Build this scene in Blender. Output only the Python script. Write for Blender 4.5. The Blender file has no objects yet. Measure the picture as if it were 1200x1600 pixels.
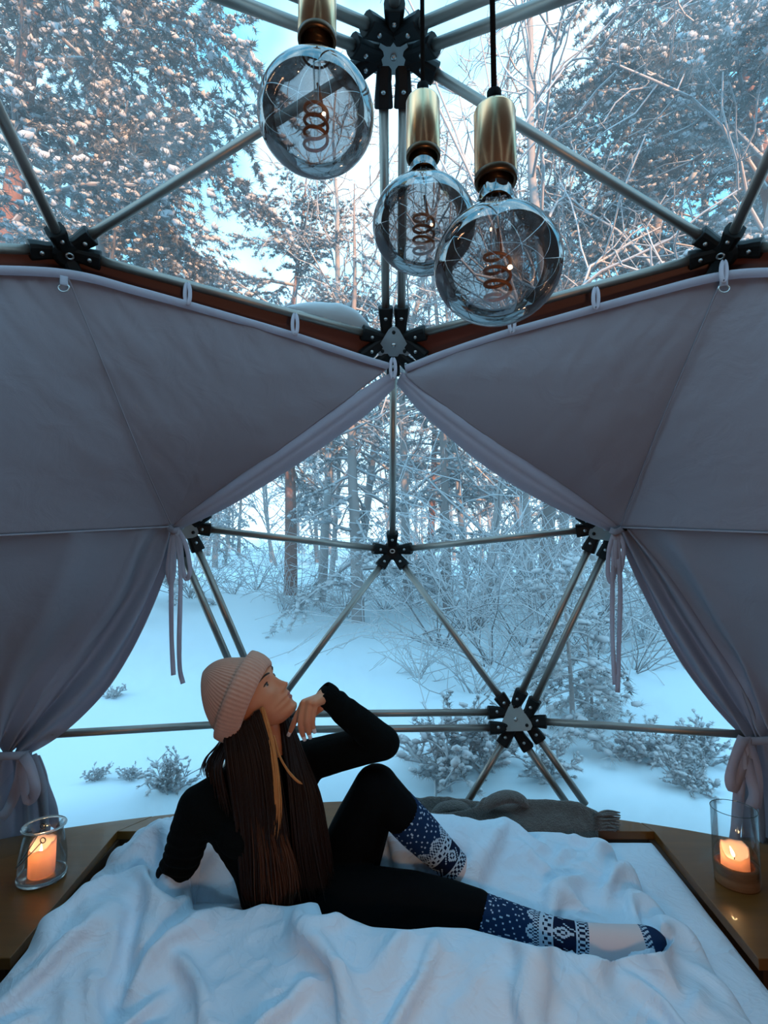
import bpy, bmesh, math, random
import numpy as np
from mathutils import Vector, Matrix, Quaternion
from mathutils import noise as mnoise

scene = bpy.context.scene
COL = scene.collection
R = math.radians
random.seed(7)
RNG = np.random.default_rng(7)

# ------------------------------------------------------------------ camera
CAM = np.array([0.0, -0.9765, 1.478])
PIT = 0.085
FPX = 839.0
cam_data = bpy.data.cameras.new('camera')
cam_data.sensor_fit = 'VERTICAL'
cam_data.sensor_height = 24.0
cam_data.lens = FPX / 1600.0 * 24.0
cam_data.clip_start = 0.02
cam_data.clip_end = 400
cam = bpy.data.objects.new('camera', cam_data)
COL.objects.link(cam)
cam.location = CAM
cam.rotation_euler = (math.pi / 2 + PIT, 0, 0)
scene.camera = cam

# ------------------------------------------------------------------ sky
world = bpy.data.worlds.new('winter_sky')
scene.world = world
world.use_nodes = True
wn = world.node_tree.nodes
wl = world.node_tree.links
wn.clear()
w_out = wn.new('ShaderNodeOutputWorld')
w_bg = wn.new('ShaderNodeBackground')
w_tc = wn.new('ShaderNodeTexCoord')
w_sep = wn.new('ShaderNodeSeparateXYZ')
w_ramp = wn.new('ShaderNodeValToRGB')
w_noise = wn.new('ShaderNodeTexNoise')
w_mix = wn.new('ShaderNodeMix')
w_mix.data_type = 'RGBA'
w_cr = wn.new('ShaderNodeValToRGB')
wl.new(w_tc.outputs['Generated'], w_sep.inputs[0])
wl.new(w_sep.outputs['Z'], w_ramp.inputs[0])
e = w_ramp.color_ramp.elements
e[0].position = 0.0; e[0].color = (0.66, 0.89, 1.0, 1)
e[1].position = 0.9; e[1].color = (0.11, 0.40, 0.64, 1)
m = w_ramp.color_ramp.elements.new(0.25); m.color = (0.46, 0.78, 0.98, 1)
m = w_ramp.color_ramp.elements.new(0.5); m.color = (0.145, 0.47, 0.71, 1)
wl.new(w_tc.outputs['Generated'], w_noise.inputs['Vector'])
w_noise.inputs['Scale'].default_value = 3.0
w_noise.inputs['Detail'].default_value = 4.0
wl.new(w_noise.outputs['Fac'], w_cr.inputs[0])
w_cr.color_ramp.elements[0].position = 0.42
w_cr.color_ramp.elements[1].position = 0.68
wl.new(w_cr.outputs['Color'], w_mix.inputs['Factor'])
wl.new(w_ramp.outputs['Color'], w_mix.inputs['A'])
w_mix.inputs['B'].default_value = (0.62, 0.86, 1.0, 1)
wl.new(w_mix.outputs['Result'], w_bg.inputs['Color'])
w_bg.inputs['Strength'].default_value = 1.0
wl.new(w_bg.outputs[0], w_out.inputs[0])

# ------------------------------------------------------------------ low winter sun, from behind the dome and to the right
sun_data = bpy.data.lights.new('low_sun', 'SUN')
sun_data.energy = 2.8
sun_data.color = (1.0, 0.47, 0.18)
sun_data.angle = R(0.8)
sun = bpy.data.objects.new('low_sun', sun_data)
COL.objects.link(sun)
SUN_DIR = Vector((0.50, -0.86, 0.13)).normalized()      # towards the sun
sun.rotation_euler = SUN_DIR.to_track_quat('Z', 'Y').to_euler()

# unseen warm fill light added behind the camera, to warm skin, hat and curtains
fill_data = bpy.data.lights.new('rear_fill', 'POINT')
fill_data.energy = 6.0
fill_data.color = (1.0, 0.55, 0.29)
fill_data.shadow_soft_size = 0.07
lamp = bpy.data.objects.new('rear_fill', fill_data)
COL.objects.link(lamp)
lamp.location = (0.32, -1.16, 1.12)

scene.view_settings.view_transform = 'Standard'
scene.view_settings.look = 'None'
scene.view_settings.exposure = 1.58
scene.view_settings.gamma = 1.0
scene.view_settings.use_curve_mapping = False
scene.cycles.use_denoising = True
scene.cycles.transparent_max_bounces = 24
scene.cycles.max_bounces = 10
scene.cycles.caustics_reflective = False
scene.cycles.caustics_refractive = False

# ------------------------------------------------------------------ helpers
_c, _s = math.cos(PIT), math.sin(PIT)


def at(u, v, d):
    """world point of photo pixel (u, v) at distance d along the viewing axis"""
    X = (u - 600) / FPX * d
    Z = (800 - v) / FPX * d
    return CAM + np.array([X, d * _c - Z * _s, d * _s + Z * _c])


def atz(u, v, z):
    """world point of photo pixel (u, v) at height z"""
    k = (800 - v) / FPX
    return at(u, v, (z - CAM[2]) / (_s + k * _c))


def aty(u, v, y):
    k = (800 - v) / FPX
    return at(u, v, (y - CAM[1]) / (_c - k * _s))


WLOC = {}


def nrm(v):
    v = np.asarray(v, float)
    return v / (np.linalg.norm(v) + 1e-12)


class MB:
    """collects vertices and faces of one mesh (world coordinates)"""

    def __init__(self):
        self.v, self.f, self.n, self.c = [], [], 0, []

    def add(self, V, F, col=None):
        V = np.asarray(V, float).reshape(-1, 3)
        self.v.append(V)
        self.f.extend([tuple(int(i) + self.n for i in f) for f in F])
        if col is not None:
            self.c.extend([col] * len(F))
        self.n += len(V)
        return self

    def grid(self, P, close_u=False, close_v=False, flip=False):
        P = np.asarray(P, float)
        nu, nv = P.shape[:2]
        F = []
        for i in range(nu if close_u else nu - 1):
            for j in range(nv if close_v else nv - 1):
                a = i * nv + j; b = i * nv + (j + 1) % nv
                c = ((i + 1) % nu) * nv + (j + 1) % nv; d = ((i + 1) % nu) * nv + j
                F.append((a, d, c, b) if flip else (a, b, c, d))
        return self.add(P, F)

    def tube(self, pts, rad, n=8, cap=True, up=(0, 0, 1), flat=1.0):
        pts = np.asarray(pts, float)
        m = len(pts)
        rad = np.broadcast_to(np.asarray(rad, float), (m,))
        T = np.gradient(pts, axis=0)
        T /= np.linalg.norm(T, axis=1)[:, None] + 1e-12
        u = np.asarray(up, float)
        if abs(T[0] @ u) > 0.95:
            u = np.array([1.0, 0, 0])
        a = nrm(np.cross(T[0], u))
        rings = []
        ang = np.arange(n) * 2 * math.pi / n
        for i in range(m):
            a = nrm(a - T[i] * (a @ T[i]))
            b = np.cross(T[i], a)
            rings.append(pts[i] + rad[i] * (np.cos(ang)[:, None] * a + flat * np.sin(ang)[:, None] * b))
        n0 = self.n
        self.grid(np.array(rings), close_v=True)
        if cap:
            self.f.append(tuple(n0 + k for k in range(n))[::-1])
            self.f.append(tuple(n0 + (m - 1) * n + k for k in range(n)))
        return self

    def lathe(self, prof, n=32, center=(0, 0, 0), axis=(0, 0, 1)):
        z = nrm(axis)
        x = nrm(np.cross([0, 1, 0], z)) if abs(z[1]) < 0.9 else nrm(np.cross([1, 0, 0], z))
        y = np.cross(z, x)
        ang = np.arange(n) * 2 * math.pi / n
        P = [np.asarray(center) + z * h + r * (np.cos(ang)[:, None] * x + np.sin(ang)[:, None] * y) for r, h in prof]
        n0 = self.n
        self.grid(np.array(P), close_v=True)
        return self

    def box(self, c, s, M=None):
        c = np.asarray(c, float); s = np.asarray(s, float) / 2
        V = np.array([[x, y, z] for x in (-1, 1) for y in (-1, 1) for z in (-1, 1)], float) * s
        if M is not None:
            V = V @ np.asarray(M)      # rows of M are the box's axes
        return self.add(V + c, [(0, 1, 3, 2), (4, 6, 7, 5), (0, 4, 5, 1), (2, 3, 7, 6), (0, 2, 6, 4), (1, 5, 7, 3)])

    def prism(self, poly, off):
        """polygon (n,3) extruded by the vector off"""
        poly = np.asarray(poly, float); n = len(poly)
        V = np.vstack([poly, poly + np.asarray(off)])
        F = [tuple(range(n))[::-1], tuple(range(n, 2 * n))]
        F += [(i, (i + 1) % n, n + (i + 1) % n, n + i) for i in range(n)]
        return self.add(V, F)

    def build(self, name, mat, parent=None, smooth=True, bevel=0, thick=0, subsurf=0):
        return build(name, np.vstack(self.v), self.f, mat, parent, smooth, bevel, thick, subsurf)


def build(name, V, F, mat, parent=None, smooth=True, bevel=0, thick=0, subsurf=0):
    off = np.array(WLOC.get(parent.name, (0, 0, 0)) if parent is not None else (0, 0, 0), float)
    me = bpy.data.meshes.new(name)
    me.from_pydata((np.asarray(V) - off).tolist(), [], F)
    me.update()
    if smooth:
        me.polygons.foreach_set('use_smooth', [True] * len(me.polygons))
    if mat is not None:
        me.materials.append(mat)
    o = bpy.data.objects.new(name, me)
    COL.objects.link(o)
    if parent is not None:
        o.parent = parent
        WLOC[o.name] = off
    else:
        WLOC[o.name] = np.zeros(3)
    if bevel:
        md = o.modifiers.new('bevel', 'BEVEL'); md.width = bevel; md.segments = 2; md.limit_method = 'ANGLE'
        md.harden_normals = False
    if thick:
        md = o.modifiers.new('solid', 'SOLIDIFY'); md.thickness = thick; md.offset = 0
    if subsurf:
        md = o.modifiers.new('sub', 'SUBSURF'); md.levels = subsurf; md.render_levels = subsurf
    return o


def tag(o, label=None, cat=None, group=None, kind=None):
    if label: o['label'] = label
    if cat: o['category'] = cat
    if group: o['group'] = group
    if kind: o['kind'] = kind
    return o


def thing(name, loc, label=None, cat=None, group=None, kind=None):
    o = bpy.data.objects.new(name, None)
    COL.objects.link(o)
    o.empty_display_size = 0.05
    o.location = loc
    WLOC[o.name] = np.array(loc, float)
    return tag(o, label, cat, group, kind)


def copy_tree(o, parent=None):
    c = o.copy()
    COL.objects.link(c)
    if parent is not None:
        c.parent = parent
    for ch in o.children:
        copy_tree(ch, c)
    return c


def catmull(pts, n):
    """n points along a Catmull-Rom curve through pts"""
    P = np.asarray(pts, float)
    P = np.vstack([2 * P[0] - P[1], P, 2 * P[-1] - P[-2]])
    m = len(P) - 3
    t = np.linspace(0, m - 1e-9, n)
    i = t.astype(int); f = (t - i)[:, None]
    p0, p1, p2, p3 = P[i], P[i + 1], P[i + 2], P[i + 3]
    return 0.5 * (2 * p1 + (p2 - p0) * f + (2 * p0 - 5 * p1 + 4 * p2 - p3) * f ** 2 + (3 * p1 - p0 - 3 * p2 + p3) * f ** 3)


_perm = np.random.default_rng(3).random((64, 64, 64))


def vnoise(x, y, z=0.0):
    """smooth value noise in 0..1 for numpy arrays"""
    x, y, z = np.broadcast_arrays(np.asarray(x, float), np.asarray(y, float), np.asarray(z, float))
    xi, yi, zi = np.floor(x).astype(int), np.floor(y).astype(int), np.floor(z).astype(int)
    fx, fy, fz = x - xi, y - yi, z - zi
    fx, fy, fz = (q * q * q * (q * (q * 6 - 15) + 10) for q in (fx, fy, fz))
    r = 0
    for a in (0, 1):
        for b in (0, 1):
            for c in (0, 1):
                w = (fx if a else 1 - fx) * (fy if b else 1 - fy) * (fz if c else 1 - fz)
                r = r + w * _perm[(xi + a) % 64, (yi + b) % 64, (zi + c) % 64]
    return r


def fbm(x, y, z=0.0, o=4):
    r = 0; a = 0.5
    for k in range(o):
        r = r + a * vnoise(np.asarray(x) * 2 ** k + 7.3 * k, np.asarray(y) * 2 ** k + 3.1 * k, np.asarray(z) * 2 ** k)
        a *= 0.5
    return r


# ------------------------------------------------------------------ materials
def mat(name, col, rough=0.6, metal=0.0, spec=0.5, noise=0.0, scale=20.0, bump=0.0, bscale=60.0, sss=0.0, sheen=0.0, coat=0.0, detail=3.0, stretch=None):
    m = bpy.data.materials.new(name)
    m.use_nodes = True
    nt = m.node_tree; N = nt.nodes; L = nt.links
    b = N['Principled BSDF']
    b.inputs['Base Color'].default_value = (*col, 1)
    b.inputs['Roughness'].default_value = rough
    b.inputs['Metallic'].default_value = metal
    b.inputs['Specular IOR Level'].default_value = spec
    if sss:
        b.inputs['Subsurface Weight'].default_value = sss
        b.inputs['Subsurface Radius'].default_value = (0.012, 0.005, 0.003)
    if sheen:
        b.inputs['Sheen Weight'].default_value = sheen
        b.inputs['Sheen Roughness'].default_value = 0.5
    if coat:
        b.inputs['Coat Weight'].default_value = coat
    tc = None
    if noise or bump:
        tc = N.new('ShaderNodeTexCoord')
        src = tc.outputs['Object']
        if stretch:
            mp = N.new('ShaderNodeMapping'); mp.inputs['Scale'].default_value = stretch
            L.new(src, mp.inputs[0]); src = mp.outputs[0]
    if noise:
        t = N.new('ShaderNodeTexNoise'); t.inputs['Scale'].default_value = scale; t.inputs['Detail'].default_value = detail
        L.new(src, t.inputs['Vector'])
        mx = N.new('ShaderNodeMix'); mx.data_type = 'RGBA'
        mx.inputs['A'].default_value = (*[c * (1 - noise) for c in col], 1)
        mx.inputs['B'].default_value = (*[min(1, c * (1 + noise)) for c in col], 1)
        L.new(t.outputs['Fac'], mx.inputs['Factor'])
        L.new(mx.outputs['Result'], b.inputs['Base Color'])
    if bump:
        t2 = N.new('ShaderNodeTexNoise'); t2.inputs['Scale'].default_value = bscale; t2.inputs['Detail'].default_value = 4
        L.new(src, t2.inputs['Vector'])
        bp = N.new('ShaderNodeBump'); bp.inputs['Strength'].default_value = bump; bp.inputs['Distance'].default_value = 0.01
        L.new(t2.outputs['Fac'], bp.inputs['Height']); L.new(bp.outputs['Normal'], b.inputs['Normal'])
    return m


def cloth_mat(name, col, trans, bscale=900, bump=0.15):
    """thin fabric: part of the light passes through"""
    m = bpy.data.materials.new(name); m.use_nodes = True
    nt = m.node_tree; N = nt.nodes; L = nt.links; N.clear()
    out = N.new('ShaderNodeOutputMaterial'); mix = N.new('ShaderNodeMixShader')
    d = N.new('ShaderNodeBsdfDiffuse'); t = N.new('ShaderNodeBsdfTranslucent')
    d.inputs['Color'].default_value = (*col, 1); t.inputs['Color'].default_value = (*col, 1)
    mix.inputs[0].default_value = trans
    tc = N.new('ShaderNodeTexCoord'); ns = N.new('ShaderNodeTexNoise'); bp = N.new('ShaderNodeBump')
    ns.inputs['Scale'].default_value = bscale; ns.inputs['Detail'].default_value = 2
    bp.inputs['Strength'].default_value = bump; bp.inputs['Distance'].default_value = 0.003
    n2 = N.new('ShaderNodeTexNoise'); n2.inputs['Scale'].default_value = 9; n2.inputs['Detail'].default_value = 6
    n2.inputs['Distortion'].default_value = 1.0
    b2 = N.new('ShaderNodeBump'); b2.inputs['Strength'].default_value = 0.22; b2.inputs['Distance'].default_value = 0.02
    L.new(tc.outputs['Object'], n2.inputs['Vector']); L.new(n2.outputs['Fac'], b2.inputs['Height'])
    L.new(tc.outputs['Object'], ns.inputs['Vector']); L.new(ns.outputs['Fac'], bp.inputs['Height'])
    L.new(b2.outputs[0], bp.inputs['Normal'])
    L.new(bp.outputs[0], d.inputs['Normal']); L.new(bp.outputs[0], t.inputs['Normal'])
    L.new(d.outputs[0], mix.inputs[1]); L.new(t.outputs[0], mix.inputs[2]); L.new(mix.outputs[0], out.inputs[0])
    return m


def film_mat(name, haze=0.06, tint=(0.93, 0.97, 0.98), gloss=0.10, hz=(0.85, 0.93, 0.97), frost=0.12):
    """clear film or thin glass: straight-through light, fresnel gloss, a little frosty haze"""
    m = bpy.data.materials.new(name); m.use_nodes = True
    nt = m.node_tree; N = nt.nodes; L = nt.links; N.clear()
    out = N.new('ShaderNodeOutputMaterial')
    tr = N.new('ShaderNodeBsdfTransparent'); tr.inputs[0].default_value = (*tint, 1)
    gl = N.new('ShaderNodeBsdfGlossy'); gl.inputs['Roughness'].default_value = 0.03
    lw = N.new('ShaderNodeLayerWeight'); lw.inputs['Blend'].default_value = 0.25
    mul = N.new('ShaderNodeMath'); mul.operation = 'MULTIPLY'; mul.inputs[1].default_value = gloss
    L.new(lw.outputs['Fresnel'], mul.inputs[0])
    m1 = N.new('ShaderNodeMixShader'); L.new(mul.outputs[0], m1.inputs[0]); L.new(tr.outputs[0], m1.inputs[1]); L.new(gl.outputs[0], m1.inputs[2])
    last = m1
    if haze or frost:
        df = N.new('ShaderNodeBsdfTranslucent'); df.inputs[0].default_value = (*hz, 1)
        tc = N.new('ShaderNodeTexCoord'); ns = N.new('ShaderNodeTexNoise'); ns.inputs['Scale'].default_value = 2.2; ns.inputs['Detail'].default_value = 7
        ns.inputs['Roughness'].default_value = 0.62
        cr = N.new('ShaderNodeMapRange'); cr.inputs['From Min'].default_value = 0.52; cr.inputs['From Max'].default_value = 0.75
        cr.inputs['To Min'].default_value = haze; cr.inputs['To Max'].default_value = haze + frost
        L.new(tc.outputs['Object'], ns.inputs['Vector']); L.new(ns.outputs['Fac'], cr.inputs['Value'])
        m2 = N.new('ShaderNodeMixShader'); L.new(cr.outputs[0], m2.inputs[0]); L.new(m1.outputs[0], m2.inputs[1]); L.new(df.outputs[0], m2.inputs[2])
        last = m2
    L.new(last.outputs[0], out.inputs[0])
    return m


def emis_mat(name, col, s):
    m = bpy.data.materials.new(name); m.use_nodes = True
    b = m.node_tree.nodes['Principled BSDF']
    b.inputs['Base Color'].default_value = (*col, 1)
    b.inputs['Emission Color'].default_value = (*col, 1); b.inputs['Emission Strength'].default_value = s
    return m


M = {}
M['alu'] = mat('brushed_aluminium', (0.27, 0.245, 0.22), 0.42, 0.8, noise=0.12, scale=8)
M['hub'] = mat('black_plastic', (0.005, 0.006, 0.0065), 0.55, spec=0.18)
M['zinc'] = mat('zinc_plate', (0.33, 0.38, 0.38), 0.35, 0.8, noise=0.1, scale=30)
M['bolt'] = mat('steel_bolt', (0.42, 0.43, 0.43), 0.3, 0.9)
M['film'] = film_mat('clear_film', haze=0.05, frost=0.12)
M['cover'] = mat('red_brown_cover', (0.125, 0.024, 0.011), 0.5)
M['lining'] = mat('grey_lining', (0.11, 0.10, 0.10), 0.8)
M['curtain'] = cloth_mat('grey_curtain', (0.31, 0.29, 0.33), 0.25)
M['hem'] = cloth_mat('curtain_hem', (0.56, 0.53, 0.59), 0.60)
M['ribbon'] = cloth_mat('ribbon', (0.56, 0.50, 0.55), 0.5)
M['sheer'] = cloth_mat('sheer_curtain', (0.40, 0.38, 0.43), 0.50)
M['plywood'] = mat('varnished_plywood', (0.15, 0.055, 0.010), 0.38, spec=0.4, noise=0.25, scale=5, stretch=(1, 9, 1), coat=0.1)
M['dark_wood'] = mat('dark_plywood_side', (0.045, 0.018, 0.006), 0.5, noise=0.2, scale=8)
M['floor'] = mat('floor_boards', (0.12, 0.06, 0.025), 0.5, noise=0.2, scale=6)
M['sheet'] = mat('white_cotton', (0.68, 0.81, 0.92), 0.85, spec=0.2, bump=0.08, bscale=40, sheen=0.2)
_nt = M['sheet'].node_tree; _N = _nt.nodes; _L = _nt.links
_tc = _N.new('ShaderNodeTexCoord'); _prev = None
for _sc, _st, _dist in ((7.0, 0.30, 0.030), (17.0, 0.22, 0.012)):
    _ns = _N.new('ShaderNodeTexNoise'); _ns.inputs['Scale'].default_value = _sc; _ns.inputs['Detail'].default_value = 3; _ns.inputs['Distortion'].default_value = 1.3
    _ab = _N.new('ShaderNodeMath'); _ab.operation = 'SUBTRACT'; _ab.inputs[1].default_value = 0.5
    _a2 = _N.new('ShaderNodeMath'); _a2.operation = 'ABSOLUTE'; _a3 = _N.new('ShaderNodeMath'); _a3.operation = 'POWER'; _a3.inputs[1].default_value = 0.6
    _bp = _N.new('ShaderNodeBump'); _bp.inputs['Strength'].default_value = _st; _bp.inputs['Distance'].default_value = _dist; _bp.invert = True
    _L.new(_tc.outputs['Object'], _ns.inputs['Vector']); _L.new(_ns.outputs['Fac'], _ab.inputs[0]); _L.new(_ab.outputs[0], _a2.inputs[0]); _L.new(_a2.outputs[0], _a3.inputs[0]); _L.new(_a3.outputs[0], _bp.inputs['Height'])
    if _prev is not None: _L.new(_prev.outputs[0], _bp.inputs['Normal'])
    _prev = _bp
_L.new(_prev.outputs[0], _N['Principled BSDF'].inputs['Normal'])
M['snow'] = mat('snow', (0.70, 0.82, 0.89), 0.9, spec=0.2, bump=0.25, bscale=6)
# ================================================================== DOME
V3 = {
    'A': (0.026, 0.390, 2.878), 'B': (0.036, 0.988, 2.293), 'E': (0.038, 1.493, 1.512),
    'Cl': (-0.948, 0.549, 2.387), 'Cr': (1.014, 0.549, 2.387),
    'Gl': (-0.801, 1.121, 1.601), 'Gr': (0.876, 1.122, 1.596),
    'Fr': (0.550, 1.309, 0.810), 'Fl': (-0.497, 1.309, 0.802),
    'Hr': tuple(at(1324, 1158, 1.81)), 'Hl': tuple(at(-105, 1158, 1.81)),
    'Jr': (1.66, 0.45, 0.0), 'Jl': (-1.60, 0.45, 0.0), 'O': (0.0, 1.095, 0.005),
    'Kr': tuple(at(1620, 345, 1.18)), 'Kl': tuple(at(-420, 370, 1.18)),
    'Lr': tuple(at(1434, -247, 0.75)), 'Ll': tuple(at(-204, -247, 0.75)), 'T': (0.03, -0.95, 2.75),
    'Pr': (1.431, -0.19, 0.795), 'Pl': (-1.371, -0.19, 0.795),
    'Qr': (0.565, -1.31, 1.80), 'Ql': (-0.505, -1.31, 1.80),
    'Wr': (0.896, -1.117, 0.794), 'Wl': (-0.836, -1.117, 0.794),
    'Xr': (1.561, -0.884, 1.606), 'Xl': (-1.501, -0.884, 1.606), 'Y': (0.03, -1.768, 1.031), 'Z': (0.03, -1.80, 0.0),
}
V3 = {k: np.array(v, float) for k, v in V3.items()}
DC = np.array([0.03, 0.0, 1.3])
TUBE = 0.0145
SEP = 0.030

frame = thing('dome_frame', (0.03, 0, 0), 'dome skeleton of aluminium tubes joined by black plastic hubs, around the whole bed', 'dome frame')


def strut(p, q, ta=0.05, tb=0.05, off=None, r=TUBE):
    p, q = V3[p] if isinstance(p, str) else p, V3[q] if isinstance(q, str) else q
    d = nrm(q - p)
    o = np.zeros(3) if off is None else off
    mb = MB()
    mb.tube([p + d * ta + o, q - d * tb + o], r, 14)
    ob = mb.build('strut', M['alu'], frame, smooth=True)
    return ob


def hubout(k):
    return nrm(V3[k] - DC)


singles = [('Cl', 'A'), ('Cl', 'B'), ('Cl', 'Gl'), ('Cl', 'Kl'), ('Cl', 'Ll'),
           ('Cr', 'A'), ('Cr', 'B'), ('Cr', 'Gr'), ('Cr', 'Kr'), ('Cr', 'Lr'),
           ('E', 'B'), ('E', 'Gl'), ('E', 'Gr'), ('E', 'Fl'), ('E', 'Fr'),
           ('Hr', 'Fr'), ('Hr', 'Gr'), ('Hr', 'Kr'), ('Hl', 'Fl'), ('Hl', 'Gl'), ('Hl', 'Kl'),
           ('T', 'A'), ('T', 'Lr'), ('T', 'Ll')]
doubles = [('A', 'B'), ('A', 'Ll'), ('A', 'Lr'), ('B', 'Gl'), ('B', 'Gr'), ('Gl', 'Fl'), ('Gr', 'Fr'), ('Fl', 'Fr'), ('Gl', 'Kl'), ('Gr', 'Kr')]
arms = {}
for a, b in singles:
    strut(a, b)
    arms.setdefault(a, []).append((nrm(V3[b] - V3[a]), None)); arms.setdefault(b, []).append((nrm(V3[a] - V3[b]), None))
for a, b in doubles:
    n = nrm(V3[a] + V3[b] - 2 * DC)
    side = nrm(np.cross(nrm(V3[b] - V3[a]), n))
    sp = SEP * (1.0 if (a, b) != ('A', 'B') else 0.95)
    for s in (-1, 1):
        strut(a, b, 0.07, 0.07, side * s * sp)
    for k, kk in ((a, b), (b, a)):
        for s in (-1, 1):
            arms.setdefault(k, []).append((nrm(V3[kk] - V3[k]), side * s * sp))
# struts that run down behind the shelf: cut at the shelf's height
LEDGE_Z = 0.50
FEET = {'Fr_J': atz(905, 1263, LEDGE_Z - 0.03), 'Fl_J': atz(322, 1263, LEDGE_Z - 0.03),
        'Fr_O': atz(727, 1259, LEDGE_Z - 0.03), 'Fl_O': atz(498, 1259, LEDGE_Z - 0.03),
        'Hr_J': np.array([1.50, 0.62, LEDGE_Z - 0.03]), 'Hl_J': np.array([-1.44, 0.62, LEDGE_Z - 0.03])}
for a, key, dbl in (('Fr', 'Fr_J', 1), ('Fl', 'Fl_J', 1), ('Fr', 'Fr_O', 0), ('Fl', 'Fl_O', 0)):
    p, q2 = V3[a], FEET[key]
    n = nrm(p + q2 - 2 * DC); side = nrm(np.cross(nrm(q2 - p), n))
    for s in ((-1, 1) if dbl else (0,)):
        strut(p, q2, 0.06, 0.0, side * s * SEP)
        arms[a].append((nrm(q2 - p), side * s * SEP))


def hub(k, plate):
    c = V3[k]; n = hubout(k)
    mb = MB(); bolts = MB()
    big = {'A': 0.132, 'B': 0.127}.get(k, 0.116) if plate else 0.093
    dirs = arms[k]
    # central boss
    mb.lathe([(0.0, 0.022), (0.034, 0.022), (0.042, 0.012), (0.042, -0.022), (0.032, -0.030), (0.0, -0.030)], 16, c, n)
    pts = []
    for d, off in dirs:
        o = np.zeros(3) if off is None else off
        side = nrm(np.cross(d, n)); up = np.cross(side, d)
        w0, w1, th = (0.0225, 0.0275, 0.021)
        base = c + o * 0.75
        rows = []
        for tt, w, h in ((0.0, w0, th), (big * 0.55, w0, th * 0.95), (big * 0.8, w1 * 0.95, th * 1.0), (big, w1, th * 1.08), (big + 0.002, w1 * 0.9, th * 0.95)):
            cc = base + o * 0.25 * min(1, tt / (big * 0.6)) + d * tt
            ring = []
            for ang in np.arange(10) * 2 * math.pi / 10:
                ca, sa = math.cos(ang), math.sin(ang)
                e = 0.55
                ring.append(cc + side * w * math.copysign(abs(ca) ** e, ca) + up * h * math.copysign(abs(sa) ** e, sa))
            rows.append(ring)
        m0 = mb.n
        mb.grid(np.array(rows), close_v=True)
        mb.f.append(tuple(m0 + 4 * 10 + i for i in range(10)))
        pts.append((base + o * 0.25 + d * big * 0.72, -up))
    h = mb.build('hub', M['hub'], frame, smooth=False)
    md = h.modifiers.new('bevel', 'BEVEL'); md.width = 0.003; md.segments = 2; md.limit_method = 'ANGLE'; md.angle_limit = R(35)
    for p, u in pts:
        b = MB(); b.lathe([(0.0, 0.0255), (0.0055, 0.0245), (0.0068, 0.020), (0.0068, 0.010)], 8, p, u)
        b.build('bolt', M['bolt'], h)
    # the inner fitting: triangular zinc plate on seam hubs, ring bolt on panel-centre hubs
    inn = -n
    if plate:
        ddirs = []
        for d, off in dirs:
            if off is None:
                continue
            if not any(d @ q > 0.98 for q in ddirs):
                ddirs.append(d)
        # plate corners point between the doubled struts' directions
        ups = nrm(np.cross(inn, [1, 0, 0])); rt = np.cross(ups, inn)
        cs = []
        for q in range(3):
            a0 = math.pi / 2 + q * 2 * math.pi / 3
            for da, rr in ((-0.33, 0.060), (-0.12, 0.068), (0.12, 0.068), (0.33, 0.060)):
                cs.append(c + inn * 0.032 + (math.cos(a0 + da) * rt + math.sin(a0 + da) * ups) * rr)
        pl = MB().prism(cs, inn * 0.004).build('plate', M['zinc'], h, smooth=False)
        for q in range(3):
            a0 = math.pi / 2 + q * 2 * math.pi / 3
            b = MB(); b.lathe([(0.0, 0.010), (0.006, 0.009), (0.007, 0.003), (0.007, 0.0)], 10, c + inn * 0.033 + (math.cos(a0) * rt + math.sin(a0) * ups) * 0.048, inn)
            b.build('bolt', M['hub'], h)
        b = MB(); b.lathe([(0.0, 0.011), (0.008, 0.010), (0.009, 0.003), (0.009, 0.0)], 6, c + inn * 0.033, inn); b.build('bolt', M['bolt'], h)
    else:
        b = MB(); ang = np.linspace(0, 2 * math.pi, 17)
        rt = nrm(np.cross(inn, [0, 0, 1])); ups = np.cross(rt, inn)
        ring = c + inn * 0.034 + 0.010 * (np.cos(ang)[:, None] * rt + np.sin(ang)[:, None] * ups * 0.8)
        b.tube(ring, 0.003, 6, cap=False); b.build('ring', M['bolt'], h)


for k in ('A', 'B', 'Gl', 'Gr', 'Fl', 'Fr'):
    hub(k, True)
for k in ('E', 'Cl', 'Cr'):
    hub(k, False)


def pane_group(n, label_unused, tris, m, nm='pane'):
    w = thing('window_%d' % n, (0.03, 0, 0), kind='structure')
    for t in tris:
        P = np.array([V3[q] if isinstance(q, str) else q for q in t])
        c = P.mean(0)
        P = P + 0.024 * (P - DC) / np.linalg.norm(P - DC, axis=1)[:, None]
        MB().add(P, [(0, 1, 2)]).build(nm, m, w, smooth=False)
    return w


pane_group(1, '', [('A', 'Cl', 'B'), ('A', 'Ll', 'Cl'), ('Ll', 'Kl', 'Cl')], M['film'])
pane_group(2, '', [('A', 'B', 'Cr'), ('A', 'Cr', 'Lr'), ('Lr', 'Cr', 'Kr')], M['film'])
pane_group(3, '', [('E', 'B', 'Gl'), ('E', 'Gr', 'B'), ('E', 'Fr', 'Gr'), ('E', 'Fl', 'Fr'), ('E', 'Gl', 'Fl')], M['film'])
pane_group(4, '', [('Hl', 'Gl', 'Fl'), ('Hl', 'Fl', FEET['Fl_J']), ('Hl', FEET['Fl_J'], FEET['Hl_J'])], M['film'])
pane_group(5, '', [('Hr', 'Fr', 'Gr'), ('Hr', FEET['Fr_J'], 'Fr'), ('Hr', FEET['Hr_J'], FEET['Fr_J'])], M['film'])
pane_group(6, '', [('Fl', 'Fr', FEET['Fr_O']), ('Fl', FEET['Fr_O'], FEET['Fl_O']), ('Fr', FEET['Fr_J'], FEET['Fr_O']), ('Fl', FEET['Fl_O'], FEET['Fl_J'])], M['film'])
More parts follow.
